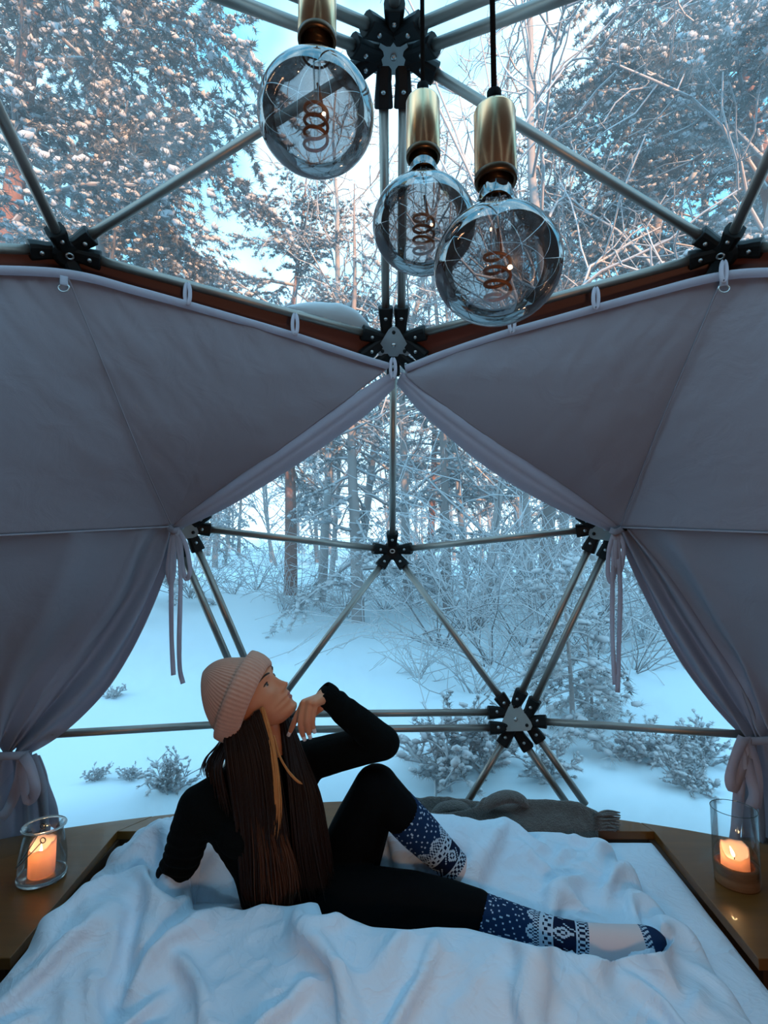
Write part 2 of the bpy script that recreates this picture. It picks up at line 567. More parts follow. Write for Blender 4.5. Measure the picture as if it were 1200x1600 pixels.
pane_group(7, '', [('T', 'A', 'Lr'), ('T', 'Ll', 'A')], M['film'])

# opaque red-brown cover on the panels behind the curtains, grey lining on the rest of the shell
for nm, tris in (('wall_left', [('B', 'Cl', 'Gl'), ('Cl', 'Kl', 'Gl'), ('Gl', 'Kl', 'Hl')]),
                 ('wall_right', [('B', 'Gr', 'Cr'), ('Cr', 'Gr', 'Kr'), ('Gr', 'Hr', 'Kr')])):
    mb = MB()
    for t in tris:
        P = np.array([V3[q] for q in t]); c = P.mean(0)
        P = c + (P - c) * 1.0 + nrm(c - DC) * 0.022
        mb.prism(P, nrm(c - DC) * 0.006)
    tag(mb.build(nm, M['cover'], None, smooth=False), kind='structure')
mb = MB()
for s in ('r', 'l'):
    K, P_, J, H, L_, Q, W, X = (V3[q + s] for q in 'KPJHLQWX')
    for t in ((H, K, P_), (H, P_, J), (X, K, L_), (X, L_, Q), (X, Q, W), (X, W, P_), (X, P_, K), (V3['T'], L_, Q), (V3['Y'], Q, W), (V3['Y'], W, V3['Z']), (P_, J, V3['Z']), (P_, V3['Z'], W)):
        t = np.array(t); c = t.mean(0)
        mb.prism(t + nrm(c - DC) * 0.03, nrm(c - DC) * 0.006)
for t in ((V3['T'], V3['Ql'], V3['Qr']), (V3['Y'], V3['Ql'], V3['Qr'])):
    t = np.array(t); c = t.mean(0); mb.prism(t + nrm(c - DC) * 0.03, nrm(c - DC) * 0.006)
tag(mb.build('wall_back', M['lining'], None, smooth=False), kind='structure')

# floor of the dome
mb = MB()
ang = np.linspace(0, 2 * math.pi, 49)[:-1]
mb.prism(np.stack([0.03 + 1.62 * np.cos(ang), -0.1 + 1.5 * np.sin(ang), np.full(48, -0.03)], 1), (0, 0, 0.03))
tag(mb.build('floor', M['floor'], None, smooth=False), kind='structure')

# ================================================================== SHELF AROUND THE BED
ledge = thing('bed_surround', (0, 0.9, 0), 'brown varnished plywood shelf running around the head and sides of the bed', 'shelf')
# outer arc of the shelf, on the glass line
arc = [atz(u, v, LEDGE_Z) for u, v in ((-30, 1317), (0, 1311), (85, 1296), (240, 1275), (420, 1258), (613, 1250), (800, 1258), (1000, 1285), (1100, 1301), (1200, 1320), (1240, 1329))]
arc = catmull(arc, 41)
iL = atz(183, 1299, LEDGE_Z)[:2]; iLf = atz(16, 1497, LEDGE_Z)[:2]
iR = atz(1022, 1299, LEDGE_Z)[:2]; iRf = atz(1185, 1498, LEDGE_Z)[:2]


def board(poly, name='board', z=LEDGE_Z, th=0.028, m=None):
    P = np.array([[p[0], p[1], z - th] for p in poly])
    return MB().prism(P, (0, 0, th)).build(name, m or M['plywood'], ledge, smooth=False, bevel=0.002)


la = arc[arc[:, 0] < iL[0] - 0.004]; ra = arc[arc[:, 0] > iR[0] + 0.004]
ba = arc[(arc[:, 0] >= iL[0] - 0.002) & (arc[:, 0] <= iR[0] + 0.002)]
xo = -1.42
board([iLf, iL] + [tuple(ba[0][:2] + np.array([-0.003, 0]))] + [tuple(p[:2]) for p in la[::-1]] + [(xo, 0.75), (xo, iLf[1])])
board([iL, iR] + [tuple(p[:2]) for p in ba[::-1]])
board(([iR, iRf, (1.47, iRf[1]), (1.47, 0.75)] + [tuple(p[:2]) for p in ra[::-1]] + [tuple(ba[-1][:2] + np.array([0.003, 0]))]))
# cabinet sides under the shelf
for (x0, x1, f) in ((xo + 0.03, iLf[0] - 0.03, iLf), (iRf[0] + 0.03, 1.44, iRf)):
    MB().box(((x0 + x1) / 2, f[1] + 0.03 + 0.30, 0.236), (x1 - x0, 0.6, 0.472)).build('side_panel', M['dark_wood'], ledge, smooth=False)
MB().box((0.01, iL[1] + 0.012, 0.236), (iR[0] - iL[0], 0.02, 0.472)).build('back_panel', M['dark_wood'], ledge, smooth=False)
# ================================================================== CURTAINS


def uvd(p):
    return at(*p)


def patch(cols, nu, nv, disp=None, inward=None):
    """cols: list of polylines (top to bottom) of (u, v, d); smooth along each, linear between them where flagged"""
    C = [catmull([uvd(p) for p in c], nv) for c in cols]
    C = np.array(C)                                    # (nc, nv, 3)
    s = np.linspace(0, len(cols) - 1 - 1e-9, nu)
    i = s.astype(int); f = (s - i)[:, None, None]
    f = f * f * (3 - 2 * f) * 0.35 + f * 0.65
    P = C[i] * (1 - f) + C[i + 1] * f
    S, T_ = np.meshgrid(np.linspace(0, 1, nu), np.linspace(0, 1, nv), indexing='ij')
    du = np.gradient(P, axis=0); dv = np.gradient(P, axis=1)
    N = np.cross(du, dv); N /= np.linalg.norm(N, axis=2)[..., None] + 1e-12
    to_cam = CAM - P
    sg = np.sign((N * to_cam).sum(2))[..., None]
    N = N * sg
    if disp is not None:
        P = P + N * disp(S, T_, P)[..., None]
    return P


def sheet(name, P, m, parent, thick=0.003):
    return MB().grid(P).build(name, m, parent, smooth=True, thick=thick)


def strip(name, line, width, m, parent, twist=0.0, facing=None, thick=0.0012):
    """ribbon along a 3D line, flat side to the room"""
    L_ = np.asarray(line); n = len(L_)
    T_ = np.gradient(L_, axis=0)
    P = []
    for k in range(n):
        t = nrm(T_[k]); toc = nrm(CAM - L_[k])
        sd = nrm(np.cross(t, toc)); oth = np.cross(sd, t)
        a = twist * math.sin(k / n * 7.0)
        sd = sd * math.cos(a) + oth * math.sin(a)
        w = width if np.isscalar(width) else width[k]
        P.append([L_[k] - sd * w / 2, L_[k], L_[k] + sd * w / 2])
    return MB().grid(np.array(P)).build(name, m, parent, smooth=True, thick=thick)


def pl(pts, n=24):
    return catmull([uvd(p) for p in pts], n)


def curtain(side):
    if side == 'left':
        t = thing('curtain', uvd((20, 1172, 1.86)), 'grey-lilac fabric curtain over the left side of the dome, tied beside the candle jar', 'curtain')
        K0 = lambda u, v, d: (u, v, d)
        top = [[(-250, 420, 1.36), (-250, 560, 1.38), (-250, 700, 1.38), (-250, 846, 1.40)],
               [(-60, 424, 1.46), (-50, 560, 1.47), (-30, 700, 1.50), (-10, 836, 1.56)],
               [(104, 428, 1.545), (168, 585, 1.66), (222, 718, 1.80), (268, 822, 2.02)],
               [(330, 488, 1.73), (330, 585, 1.78), (315, 700, 1.86), (271, 821, 2.025)],
               [(610, 572, 1.955), (575, 600, 1.94), (440, 700, 1.95), (274, 820, 2.03)]]
        wr = [(330, 480, 1.0)]
        hem0 = [(618, 578, 1.95), (560, 612, 1.94), (440, 697, 1.95), (340, 768, 1.98), (266, 822, 2.03)]
        hem1 = [(616, 606, 1.98), (570, 650, 1.98), (470, 722, 1.99), (360, 790, 2.01), (274, 830, 2.05)]
        low = [[(-260, 845, 1.40), (-240, 960, 1.42), (-190, 1080, 1.55), (-110, 1172, 1.78)],
               [(-60, 838, 1.53), (-80, 960, 1.55), (-70, 1080, 1.64), (-40, 1172, 1.80)],
               [(110, 832, 1.74), (60, 960, 1.72), (0, 1080, 1.76), (-12, 1174, 1.83)],
               [(215, 827, 1.93), (168, 930, 1.88), (84, 1050, 1.86), (8, 1172, 1.86)],
               [(262, 824, 2.02), (228, 905, 1.98), (150, 1030, 1.93), (24, 1172, 1.87)],
               [(274, 824, 2.04), (262, 885, 2.03), (205, 1035, 1.99), (44, 1176, 1.88)]]
        # right-hand lower edge swings out before it is gathered
        low[5] = [(275, 824, 2.05), (262, 880, 2.04), (226, 975, 2.01), (180, 1060, 1.98), (130, 1120, 1.95), (84, 1158, 1.92), (44, 1177, 1.88)]
        tail = [[(-60, 1178, 1.82), (-70, 1230, 1.84), (-75, 1326, 1.87)], [(0, 1180, 1.84), (-10, 1230, 1.87), (-14, 1322, 1.89)],
                [(30, 1180, 1.87), (38, 1230, 1.90), (44, 1312, 1.93)], [(46, 1180, 1.90), (62, 1230, 1.93), (74, 1303, 1.96)], [(52, 1184, 1.93), (74, 1240, 1.97), (92, 1292, 1.985)]]
        seamc = (268, 822, 2.02)
    else:
        t = thing('curtain', uvd((1180, 1152, 1.90)), 'grey fabric curtain over the right side of the dome, tied beside the tall candle glass', 'curtain')
        top = [[(632, 578, 1.955), (650, 602, 1.94), (790, 702, 1.95), (962, 822, 2.03)],
               [(880, 497, 1.75), (890, 590, 1.78), (915, 700, 1.86), (966, 822, 2.025)],
               [(1130, 432, 1.545), (1082, 545, 1.64), (1022, 688, 1.80), (970, 823, 2.02)],
               [(1250, 426, 1.47), (1240, 560, 1.48), (1225, 700, 1.51), (1215, 832, 1.57)],
               [(1450, 424, 1.36), (1450, 560, 1.38), (1450, 700, 1.38), (1450, 840, 1.40)]]
        hem0 = [(628, 580, 1.95), (690, 628, 1.94), (800, 702, 1.95), (900, 772, 1.98), (968, 823, 2.03)]
        hem1 = [(620, 600, 1.98), (664, 650, 1.98), (760, 730, 1.99), (860, 790, 2.01), (952, 830, 2.05)]
        low = [[(962, 826, 2.05), (985, 880, 2.04), (1018, 952, 2.02), (1062, 1032, 1.99), (1110, 1098, 1.96), (1150, 1142, 1.93), (1168, 1156, 1.91)],
               [(974, 826, 2.04), (1015, 898, 2.00), (1085, 1010, 1.96), (1140, 1095, 1.93), (1180, 1154, 1.89)],
               [(985, 826, 2.02), (1048, 902, 1.96), (1120, 1010, 1.92), (1170, 1090, 1.90), (1192, 1152, 1.87)],
               [(1060, 828, 1.85), (1110, 930, 1.82), (1170, 1040, 1.82), (1215, 1150, 1.84)],
               [(1260, 836, 1.53), (1270, 950, 1.54), (1275, 1060, 1.62), (1250, 1150, 1.80)],
               [(1450, 840, 1.40), (1440, 950, 1.42), (1390, 1060, 1.55), (1310, 1150, 1.78)]]
        tail = [[(1160, 1160, 1.93), (1168, 1230, 1.95), (1160, 1322, 1.965)], [(1180, 1158, 1.88), (1190, 1230, 1.90), (1196, 1322, 1.92)],
                [(1215, 1158, 1.86), (1225, 1230, 1.88), (1235, 1326, 1.90)], [(1300, 1158, 1.84), (1320, 1230, 1.86), (1325, 1326, 1.88)]]
        seamc = (968, 823, 2.02)

    def wrinkle_top(S, T_, P):
        x, y, z = P[..., 0], P[..., 1], P[..., 2]
        sgn = 1 if side == 'left' else -1
        # short creases dropping away from the taut top edge, finer noise elsewhere
        a = fbm((x * sgn * 1.0 + z * 0.55) * 16, z * 4 + 3, y * 3, 3) - 0.45
        fall = np.exp(-((T_ - 0.02) / 0.28) ** 2) + 0.25
        b = fbm(x * 6, z * 6, 2.0, 4) - 0.45
        return 0.020 * a * fall + 0.012 * b

    def wrinkle_low(S, T_, P):
        s = S if side == 'left' else 1 - S
        g = np.clip((s - 0.25) / 0.6, 0, 1) ** 1.2
        ph = s * 30 + 3.0 * fbm(s * 4, T_ * 2.0, 1.0, 3)
        amp = 0.005 + 0.022 * g * np.sin(np.clip(T_, 0, 1) * math.pi) ** 0.5
        tie = 0.020 * np.clip((T_ - 0.6) / 0.4, 0, 1)
        return amp * np.sin(ph) + tie * np.sin(s * 46) + 0.012 * (fbm(s * 9, T_ * 5, 4.0, 3) - 0.45)

    def wrinkle_tail(S, T_, P):
        return (0.018 + 0.012 * T_) * np.sin(S * 26 + 2 * fbm(S * 3, T_ * 2, 6.0, 2)) + 0.006 * np.sin(S * 61 + T_)

    up = sheet('upper_panel', patch(top, 150, 90, wrinkle_top), M['curtain'], t)
    lo = sheet('lower_panel', patch(low, 170, 90, wrinkle_low), M['sheer'], t)
    ta = sheet('tail', patch(tail, 80, 24, wrinkle_tail), M['sheer'], t)
    # the rolled hem of the upper panel: a soft double fold
    A_ = pl(hem0, 60); B_ = pl(hem1, 60)
    rows = []
    for q in np.linspace(0, 1, 15):
        w = (1 - q) * A_ + q * B_
        bulge = 0.016 * math.sin(q * math.pi) * (0.8 + 0.5 * abs(math.sin(q * 2 * math.pi)))
        ends = np.sin(np.linspace(0.08, math.pi - 0.08, 60)) ** 0.5
        rows.append(w + np.array([nrm(CAM - p) for p in w]) * (bulge * ends)[:, None])
    sheet('hem', np.array(rows), M['hem'], t)
    # piping along the top edge
    if side == 'left':
        e0 = [(-250, 419, 1.35), (-60, 421, 1.45), (104, 428, 1.535), (215, 455, 1.62), (330, 487, 1.72), (460, 525, 1.82), (560, 558, 1.90), (606, 572, 1.94)]
    else:
        e0 = [(634, 576, 1.94), (690, 554, 1.90), (780, 524, 1.82), (880, 496, 1.74), (1000, 463, 1.64), (1130, 431, 1.535), (1250, 425, 1.46), (1450, 423, 1.35)]
    MB().tube(pl(e0, 60), 0.0125, 10).build('top_hem', M['hem'], t)
    # sewn seams: thin welts
    ci = 2
    sm = [(c[0], c[1], c[2] - 0.012) for c in top[ci]]
    MB().tube(pl(sm, 40), 0.0022, 6).build('seam', M['curtain'], t)
    bs = [(c[3][0], c[3][1] + 1, c[3][2] - 0.012) for c in top]
    if side == 'left':
        bs = bs[:3]
    else:
        bs = bs[2:]
    MB().tube(pl(bs, 40), 0.0030, 6).build('seam', M['hem'], t)
    # metal D-ring near the top corner
    rc = (100, 449, 1.53) if side == 'left' else (1131, 450, 1.53)
    a = np.linspace(0, 2 * math.pi, 25)
    ring = [at(rc[0] + 8.5 * math.cos(q), rc[1] + (7 * math.sin(q) if math.sin(q) > 0 else 4.5 * math.sin(q)), rc[2] - 0.012) for q in a]
    MB().tube(ring, 0.0022, 8, cap=False).build('ring', M['bolt'], t)
    strip('ring_tab', pl([(rc[0], rc[1] - 18, 1.522), (rc[0], rc[1] - 8, 1.514), (rc[0], rc[1] - 3, 1.512)], 6), 0.020, M['hem'], t)
    # tabs tying the top edge to the tube
    tabs = ((293, 455, 1.70), (461, 503, 1.81), (614, 572, 1.94)) if side == 'left' else ((931, 462, 1.70), (800, 500, 1.81), (1131, 420, 1.53))
    for u, v, d in tabs:
        loop = [at(u + 4 * math.sin(q), v + 4 - 16 * math.cos(q), d + 0.02 - 0.045 * math.sin(q / 2) ** 1.0) for q in np.linspace(0, 2 * math.pi, 18)]
        strip('tie_tab', np.array(loop), 0.012, M['ribbon'], t)
    # ribbon bows
    if side == 'left':
        ties = [[(271, 828, 2.0), (266, 858, 1.985), (262, 890, 1.985), (267, 912, 1.985), (272, 890, 1.985), (272, 850, 1.985), (272, 828, 2.0)],
                [(276, 828, 2.0), (282, 850, 1.985), (286, 890, 1.98), (292, 905, 1.98), (297, 888, 1.98), (290, 850, 1.985), (278, 828, 2.0)],
                [(273, 828, 1.995), (268, 900, 1.97), (268, 990, 1.968), (271, 1055, 1.965)],
                [(277, 828, 1.995), (282, 900, 1.965), (280, 1000, 1.96), (281, 1045, 1.96), (286, 1068, 1.96)]]
        low_t = [[(36, 1180, 1.85), (48, 1200, 1.83), (55, 1235, 1.83), (44, 1250, 1.835), (38, 1215, 1.835), (36, 1184, 1.85)],
                 [(36, 1180, 1.85), (28, 1225, 1.84), (14, 1262, 1.845), (0, 1280, 1.845)]]
    else:
        ties = [[(960, 832, 2.0), (952, 858, 1.985), (950, 895, 1.98), (956, 910, 1.98), (962, 880, 1.98), (962, 834, 2.0)],
                [(964, 830, 2.0), (974, 850, 1.985), (972, 880, 1.98), (966, 895, 1.98), (962, 860, 1.98), (962, 832, 2.0)],
                [(960, 832, 1.995), (957, 920, 1.97), (957, 1000, 1.968), (961, 1070, 1.965)],
                [(965, 832, 1.995), (969, 920, 1.965), (967, 1010, 1.96), (965, 1082, 1.96)]]
        low_t = [[(1162, 1152, 1.86), (1150, 1180, 1.84), (1141, 1215, 1.84), (1146, 1232, 1.84), (1158, 1200, 1.84), (1164, 1154, 1.86)],
                 [(1164, 1152, 1.86), (1176, 1180, 1.84), (1184, 1225, 1.84), (1180, 1262, 1.84)],
                 [(1162, 1152, 1.86), (1156, 1220, 1.84), (1150, 1290, 1.84), (1147, 1322, 1.85)],
                 [(1164, 1152, 1.86), (1170, 1200, 1.835), (1178, 1240, 1.83), (1173, 1262, 1.83)]]
    for k, b in enumerate(ties + low_t):
        wide = 0.017 if k < len(ties) else 0.034
        strip('tie_ribbon', pl(b, 28), wide, M['ribbon'], t, twist=0.5)
    # bands holding the gathers
    bands = (([(262, 822, 2.0), (270, 829, 1.985), (281, 828, 2.0)], 0.022), ([(-60, 1176, 1.80), (-20, 1181, 1.80), (20, 1181, 1.825), (50, 1178, 1.885)], 0.026)) if side == 'left' else \
            (([(953, 828, 2.0), (962, 831, 1.985), (973, 826, 2.0)], 0.022), ([(1157, 1157, 1.91), (1172, 1158, 1.855), (1215, 1157, 1.825), (1290, 1154, 1.78)], 0.026))
    for b, w in bands:
        strip('tie_band', pl(b, 16), w, M['curtain'], t)
    return t


curtain('left')
curtain('right')
# ================================================================== BED
YH = float(iL[1]) - 0.015            # head end, against the back panel
XL, XR = float(iLf[0]) + 0.020, float(iRf[0]) - 0.004
YF = -0.55                           # foot end, below the picture
bed = thing('bed', (0.0, 0.3, 0), 'wide low bed mattress in white cotton sheet filling the dome', 'bed')
mb = MB(); mb.box(((XL + XR) / 2, (YH + YF) / 2, 0.12), (XR - XL - 0.02, YH - YF, 0.24)); mb.build('bed_base', M['dark_wood'], bed, smooth=False, bevel=0.01)
# mattress with rounded edge: height field with dropped rim
MZ = 0.492


def edge_x(Y, left):
    a, b = (iLf, iL) if left else (iRf, iR)
    x = a[0] + (b[0] - a[0]) * (np.asarray(Y) - a[1]) / (b[1] - a[1])
    return x + 0.022 if left else x - 0.004


def mattress():
    nx, ny = 90, 90
    S, Y = np.meshgrid(np.linspace(0, 1, nx), np.linspace(YF, YH, ny), indexing='ij')
    xl, xr = edge_x(Y, True), edge_x(Y, False)
    X = xl + (xr - xl) * S
    dx = np.minimum(X - xl, xr - X); dy = np.minimum(YH - Y, Y - YF)
    e = np.minimum(dx, dy)
    Z = MZ - 0.035 * np.exp(-(e / 0.022)) + 0.004 * (fbm(X * 9, Y * 9, 0, 3) - 0.45)
    top = np.stack([X, Y, Z], -1)
    m = MB(); m.grid(top, flip=True)
    ring = np.concatenate([top[:, 0], top[-1, 1:], top[::-1, -1][1:], top[0, ::-1][1:-1]])
    low = ring.copy(); low[:, 2] = 0.242
    m.grid(np.stack([ring, low]), close_v=True)
    return m


mattress().build('mattress', M['sheet'], bed)

# duvet: a thick crumpled height field


def ridge(X, Y, p, q, w, h, sharp=1.0):
    """raised fold between two plan points"""
    p, q = np.array(p), np.array(q); d = q - p; L2 = d @ d
    t = np.clip(((X - p[0]) * d[0] + (Y - p[1]) * d[1]) / L2, 0, 1)
    r = np.hypot(X - p[0] - t * d[0], Y - p[1] - t * d[1])
    taper = np.sin(np.clip(t, 0.02, 0.98) * math.pi) ** 0.4
    return h * taper * np.exp(-(r / w) ** (2 * sharp))


def blob(X, Y, c, rx, ry, h, a=0.0, p=2.0):
    ca, sa = math.cos(a), math.sin(a)
    u = ((X - c[0]) * ca + (Y - c[1]) * sa) / rx; v = (-(X - c[0]) * sa + (Y - c[1]) * ca) / ry
    return h * np.exp(-(u * u + v * v) ** (p / 2))


def P2(u, v, z=0.52):
    return tuple(atz(u, v, z)[:2])


def crest(X, Y, pts, w, h, back=0.6):
    """raised roll along a plan polyline; falls off faster on the far side"""
    L_ = catmull([(a, b, 0) for a, b in pts], 60)[:, :2]
    D = np.full(X.shape, 9.0); S = np.zeros(X.shape)
    for k in range(len(L_) - 1):
        p, q = L_[k], L_[k + 1]; d = q - p
        t = np.clip(((X - p[0]) * d[0] + (Y - p[1]) * d[1]) / (d @ d), 0, 1)
        ex, ey = X - p[0] - t * d[0], Y - p[1] - t * d[1]
        r = np.hypot(ex, ey)
        sg = np.sign(d[0] * ey - d[1] * ex)
        m = r < D
        D = np.where(m, r, D); S = np.where(m, sg, S)
    ww = np.where(S > 0, w * back, w)
    return h * np.exp(-(D / ww) ** 2)


def duvet_base(X, Y):
    """the large soft forms: puffs over the pillows, the roll in front of the legs, hollows where she sits and leans"""
    H = MZ + 0.035 + 0.0 * X
    H = H + blob(X, Y, P2(770, 1318, .56), 0.30, 0.19, 0.125, 0.0, 3.0)
    H = H + blob(X, Y, P2(300, 1330, .56), 0.26, 0.20, 0.105, 0.4, 3.0)
    H = H + crest(X, Y, [P2(60, 1450, .56), P2(180, 1420, .56), P2(290, 1425, .56), P2(400, 1428, .57), P2(490, 1424, .575), P2(560, 1452, .575), P2(640, 1466, .57),
                         P2(730, 1490, .565), P2(830, 1502, .55), P2(945, 1530, .54), P2(1010, 1508, .54), P2(1080, 1496, .53)], 0.13, 0.060, 0.40)
    H = H + blob(X, Y, P2(290, 1500, .55), 0.16, 0.10, 0.05, -0.5) + blob(X, Y, P2(120, 1500, .55), 0.16, 0.12, 0.06, 0.3)
    H = H + blob(X, Y, P2(560, 1560, .55), 0.20, 0.12, 0.06, 0.1) + blob(X, Y, P2(860, 1570, .55), 0.24, 0.12, 0.05, -0.1)
    H = H - blob(X, Y, P2(480, 1395, .5), 0.26, 0.10, 0.055) - blob(X, Y, P2(238, 1408, .5), 0.07, 0.06, 0.04)
    H = H - blob(X, Y, P2(765, 1402, .53), 0.11, 0.09, 0.085) - ridge(X, Y, P2(640, 1420, .53), P2(1050, 1472, .53), 0.065, 0.065)
    H = H - ridge(X, Y, P2(225, 1450, .55), P2(215, 1560, .55), 0.026, 0.085) - ridge(X, Y, P2(360, 1420, .55), P2(250, 1520, .55), 0.024, 0.065)
    return H


def relax_sheet(X, Y, strain, steps=260, seed=5):
    """an over-wide sheet laid on the base buckles into creases"""
    nx, ny = X.shape
    dx = X[1, 0] - X[0, 0]; dy = Y[0, 1] - Y[0, 0]
    B = duvet_base(X, Y)
    rng = np.random.default_rng(seed)
    P = np.stack([X, Y, B + 0.012 * fbm(X * 12, Y * 12, 3.0, 3) + 0.002 * rng.random(X.shape)], -1)
    V = np.zeros_like(P)
    # rest lengths: stretched by a slowly varying factor so the creases differ from place to place
    sx = 1 + strain * (0.4 + 1.2 * fbm(X * 2.2, Y * 2.2, 11.0, 2)); sy = 1 + strain * (0.4 + 1.2 * fbm(X * 2.2 + 9, Y * 2.2, 4.0, 2))
    fixed = np.zeros((nx, ny), bool); fixed[0] = fixed[-1] = True; fixed[:, 0] = fixed[:, -1] = True
    W = np.where(fixed, 0.0, 1.0)[..., None]

    def con(Q, di, dj, rest, k):
        for par in (0, 1):
            if di:
                st = 2 * di
                a0, a1 = par * di, None
                # colour by index along i
                ii = np.arange(par * di, nx - di, 2 * di)
                ii = np.concatenate([ii + s for s in range(di)]); ii = ii[ii < nx - di]
                jj = np.arange(0, ny - abs(dj)) if dj >= 0 else np.arange(-dj, ny)
                A = np.ix_(ii, jj); Bq = np.ix_(ii + di, jj + dj)
            else:
                jj = np.arange(par * dj, ny - dj, 2 * dj)
                jj = np.concatenate([jj + s for s in range(dj)]); jj = jj[jj < ny - dj]
                A = np.ix_(np.arange(nx), jj); Bq = np.ix_(np.arange(nx), jj + dj)
            d = Q[Bq] - Q[A]; L = np.sqrt((d * d).sum(-1, keepdims=True)) + 1e-9
            r = rest[A][..., None]
            wa, wb = W[A], W[Bq]; ws = wa + wb + 1e-9
            c = k * (L - r) / L * d
            Q[A] = Q[A] + wa / ws * c; Q[Bq] = Q[Bq] - wb / ws * c

    rx = dx * sx; ry = dy * sy
    rd = np.hypot(rx, ry)
    for it in range(steps):
        V[..., 2] -= 0.00016
        V *= 0.94
        Q = P + V * W
        con(Q, 1, 0, rx, 0.9); con(Q, 0, 1, ry, 0.9)
        con(Q, 1, 1, rd, 0.35); con(Q, 1, -1, rd, 0.35)
        con(Q, 3, 0, rx * 3 * 0.985, 0.30); con(Q, 0, 3, ry * 3 * 0.985, 0.30); con(Q, 6, 0, rx * 6 * 0.95, 0.06); con(Q, 0, 6, ry * 6 * 0.95, 0.06)
        low = Q[..., 2] < B
        V = Q - P
        Q[..., 2] = np.where(low, B, Q[..., 2])
        V[low] *= 0.3
        P = Q
    return P


DX0, DX1, DY0, DY1 = XL - 0.0, 1.02, -0.22, YH - 0.03
gx, gy = np.meshgrid(np.linspace(DX0, DX1, 151), np.linspace(DY0, DY1, 117), indexing='ij')
SHEETP = relax_sheet(gx, gy, 0.24, 300)


def upsample(P):
    a = np.empty((P.shape[0] * 2 - 1, P.shape[1], 3)); a[::2] = P
    Pp = np.concatenate([P[:1], P, P[-1:]]); a[1::2] = (-Pp[:-3] + 9 * Pp[1:-2] + 9 * Pp[2:-1] - Pp[3:]) / 16
    return a


def smooth(P, n=1):
    for _ in range(n):
        Q = P.copy()
        Q[1:-1, 1:-1] = 0.5 * P[1:-1, 1:-1] + 0.125 * (P[2:, 1:-1] + P[:-2, 1:-1] + P[1:-1, 2:] + P[1:-1, :-2])
        P = Q
    return P


SHEETP = smooth(SHEETP, 2)
SH2 = upsample(upsample(SHEETP).transpose(1, 0, 2)).transpose(1, 0, 2)


def duvet_edge_x(Y):
    """right-hand border of the duvet, as plan x for a plan y"""
    pts = np.array([atz(u, v, z)[:2] for u, v, z in ((880, 1284, .56), (930, 1300, .54), (985, 1352, .52), (1020, 1408, .52), (1066, 1450, .52), (1096, 1474, .52), (1130, 1520, .52), (1190, 1600, .52), (1215, 1700, .52))])
    o = np.argsort(pts[:, 1])
    return np.interp(Y, pts[o, 1], pts[o, 0])


def build_duvet():
    P = SH2.copy()
    nx, ny = P.shape[:2]
    # pull the columns in so that the last one lies on the border, tucked down to the sheet
    s = np.linspace(0, 1, nx)[:, None]
    xe = duvet_edge_x(P[..., 1])
    x0 = DX0 + 0.01
    f = (xe - x0) / (DX1 - DX0)
    P[..., 0] = x0 + (P[..., 0] - DX0) * f
    e = np.minimum((1 - s) * (DX1 - DX0), 9)                 # distance from right border
    el = s * (DX1 - DX0)
    jj = np.linspace(0, 1, ny)[None, :] * (DY1 - DY0)
    eb = (DY1 - DY0) - jj
    k = (1 - np.exp(-(e / 0.020))) * (1 - np.exp(-(el / 0.05))) * (1 - np.exp(-(eb / 0.06)))
    P[..., 2] = (MZ - 0.002) * (1 - k) + P[..., 2] * k
    return P


def below_body(P):
    """press the duvet down in front of her legs so that it only just rises against them"""
    sil = np.array([(300, 1424), (345, 1415), (382, 1422), (410, 1411), (450, 1416), (485, 1409), (510, 1413), (545, 1434), (580, 1448), (640, 1452), (680, 1448), (730, 1450), (800, 1468), (840, 1478), (900, 1477), (925, 1488), (945, 1499), (965, 1488), (985, 1479), (1010, 1477), (1035, 1474), (1046, 1466), (1080, 1440)], float)
    legd = np.array([(300, 1.50), (540, 1.46), (646, 1.42), (745, 1.38), (905, 1.295), (1046, 1.27), (1080, 1.28)])
    for it in range(3):
        q = P - CAM
        d = q[..., 1] * _c + q[..., 2] * _s; h = -q[..., 1] * _s + q[..., 2] * _c
        u = 600 + FPX * q[..., 0] / d; v = 800 - FPX * h / d
        vm = np.interp(u, sil[:, 0], sil[:, 1]); dl = np.interp(u, legd[:, 0], legd[:, 1])
        ins = (u > 300) & (u < 1075) & (d < dl + 0.05) & (v < vm)
        dz = (vm - v) / FPX * d / _c
        P[..., 2] -= np.where(ins, dz * 1.02, 0)
        # and under the leg itself
        near = (u > 560) & (u < 1050) & (np.abs(d - dl) < 0.08)
        P[..., 2] = np.where(near & ins, np.minimum(P[..., 2], MZ + 0.02), P[..., 2])
    return P


def creased(P):
    X, Y = P[..., 0], P[..., 1]
    wx = X + 0.10 * (fbm(X * 4, Y * 4, 1.0, 3) - 0.45); wy = Y + 0.10 * (fbm(X * 4, Y * 4, 5.0, 3) - 0.45)
    r1 = 1 - np.abs(2.2 * fbm(wx * 5 + wy * 3, wy * 6 - wx * 2, 9.0, 2) - 0.85)
    r2 = 1 - np.abs(2.2 * fbm(wx * 11 - wy * 8, wy * 9 + wx * 5, 12.0, 2) - 0.85)
    n = np.linspace(0, 1, P.shape[0])[:, None]; f = np.clip((1 - n) / 0.06, 0, 1) * np.clip(n / 0.04, 0, 1)
    P[..., 2] += f * (0.014 * np.clip(r1, 0, 1) ** 5 + 0.007 * np.clip(r2, 0, 1) ** 4)
    return P


DUV = smooth(below_body(creased(build_duvet())), 3)
dm = MB().grid(DUV, flip=True)
duvet = dm.build('duvet', M['sheet'], None, smooth=True)
tag(duvet, 'crumpled white duvet heaped over the bed around the sitting woman', 'duvet')
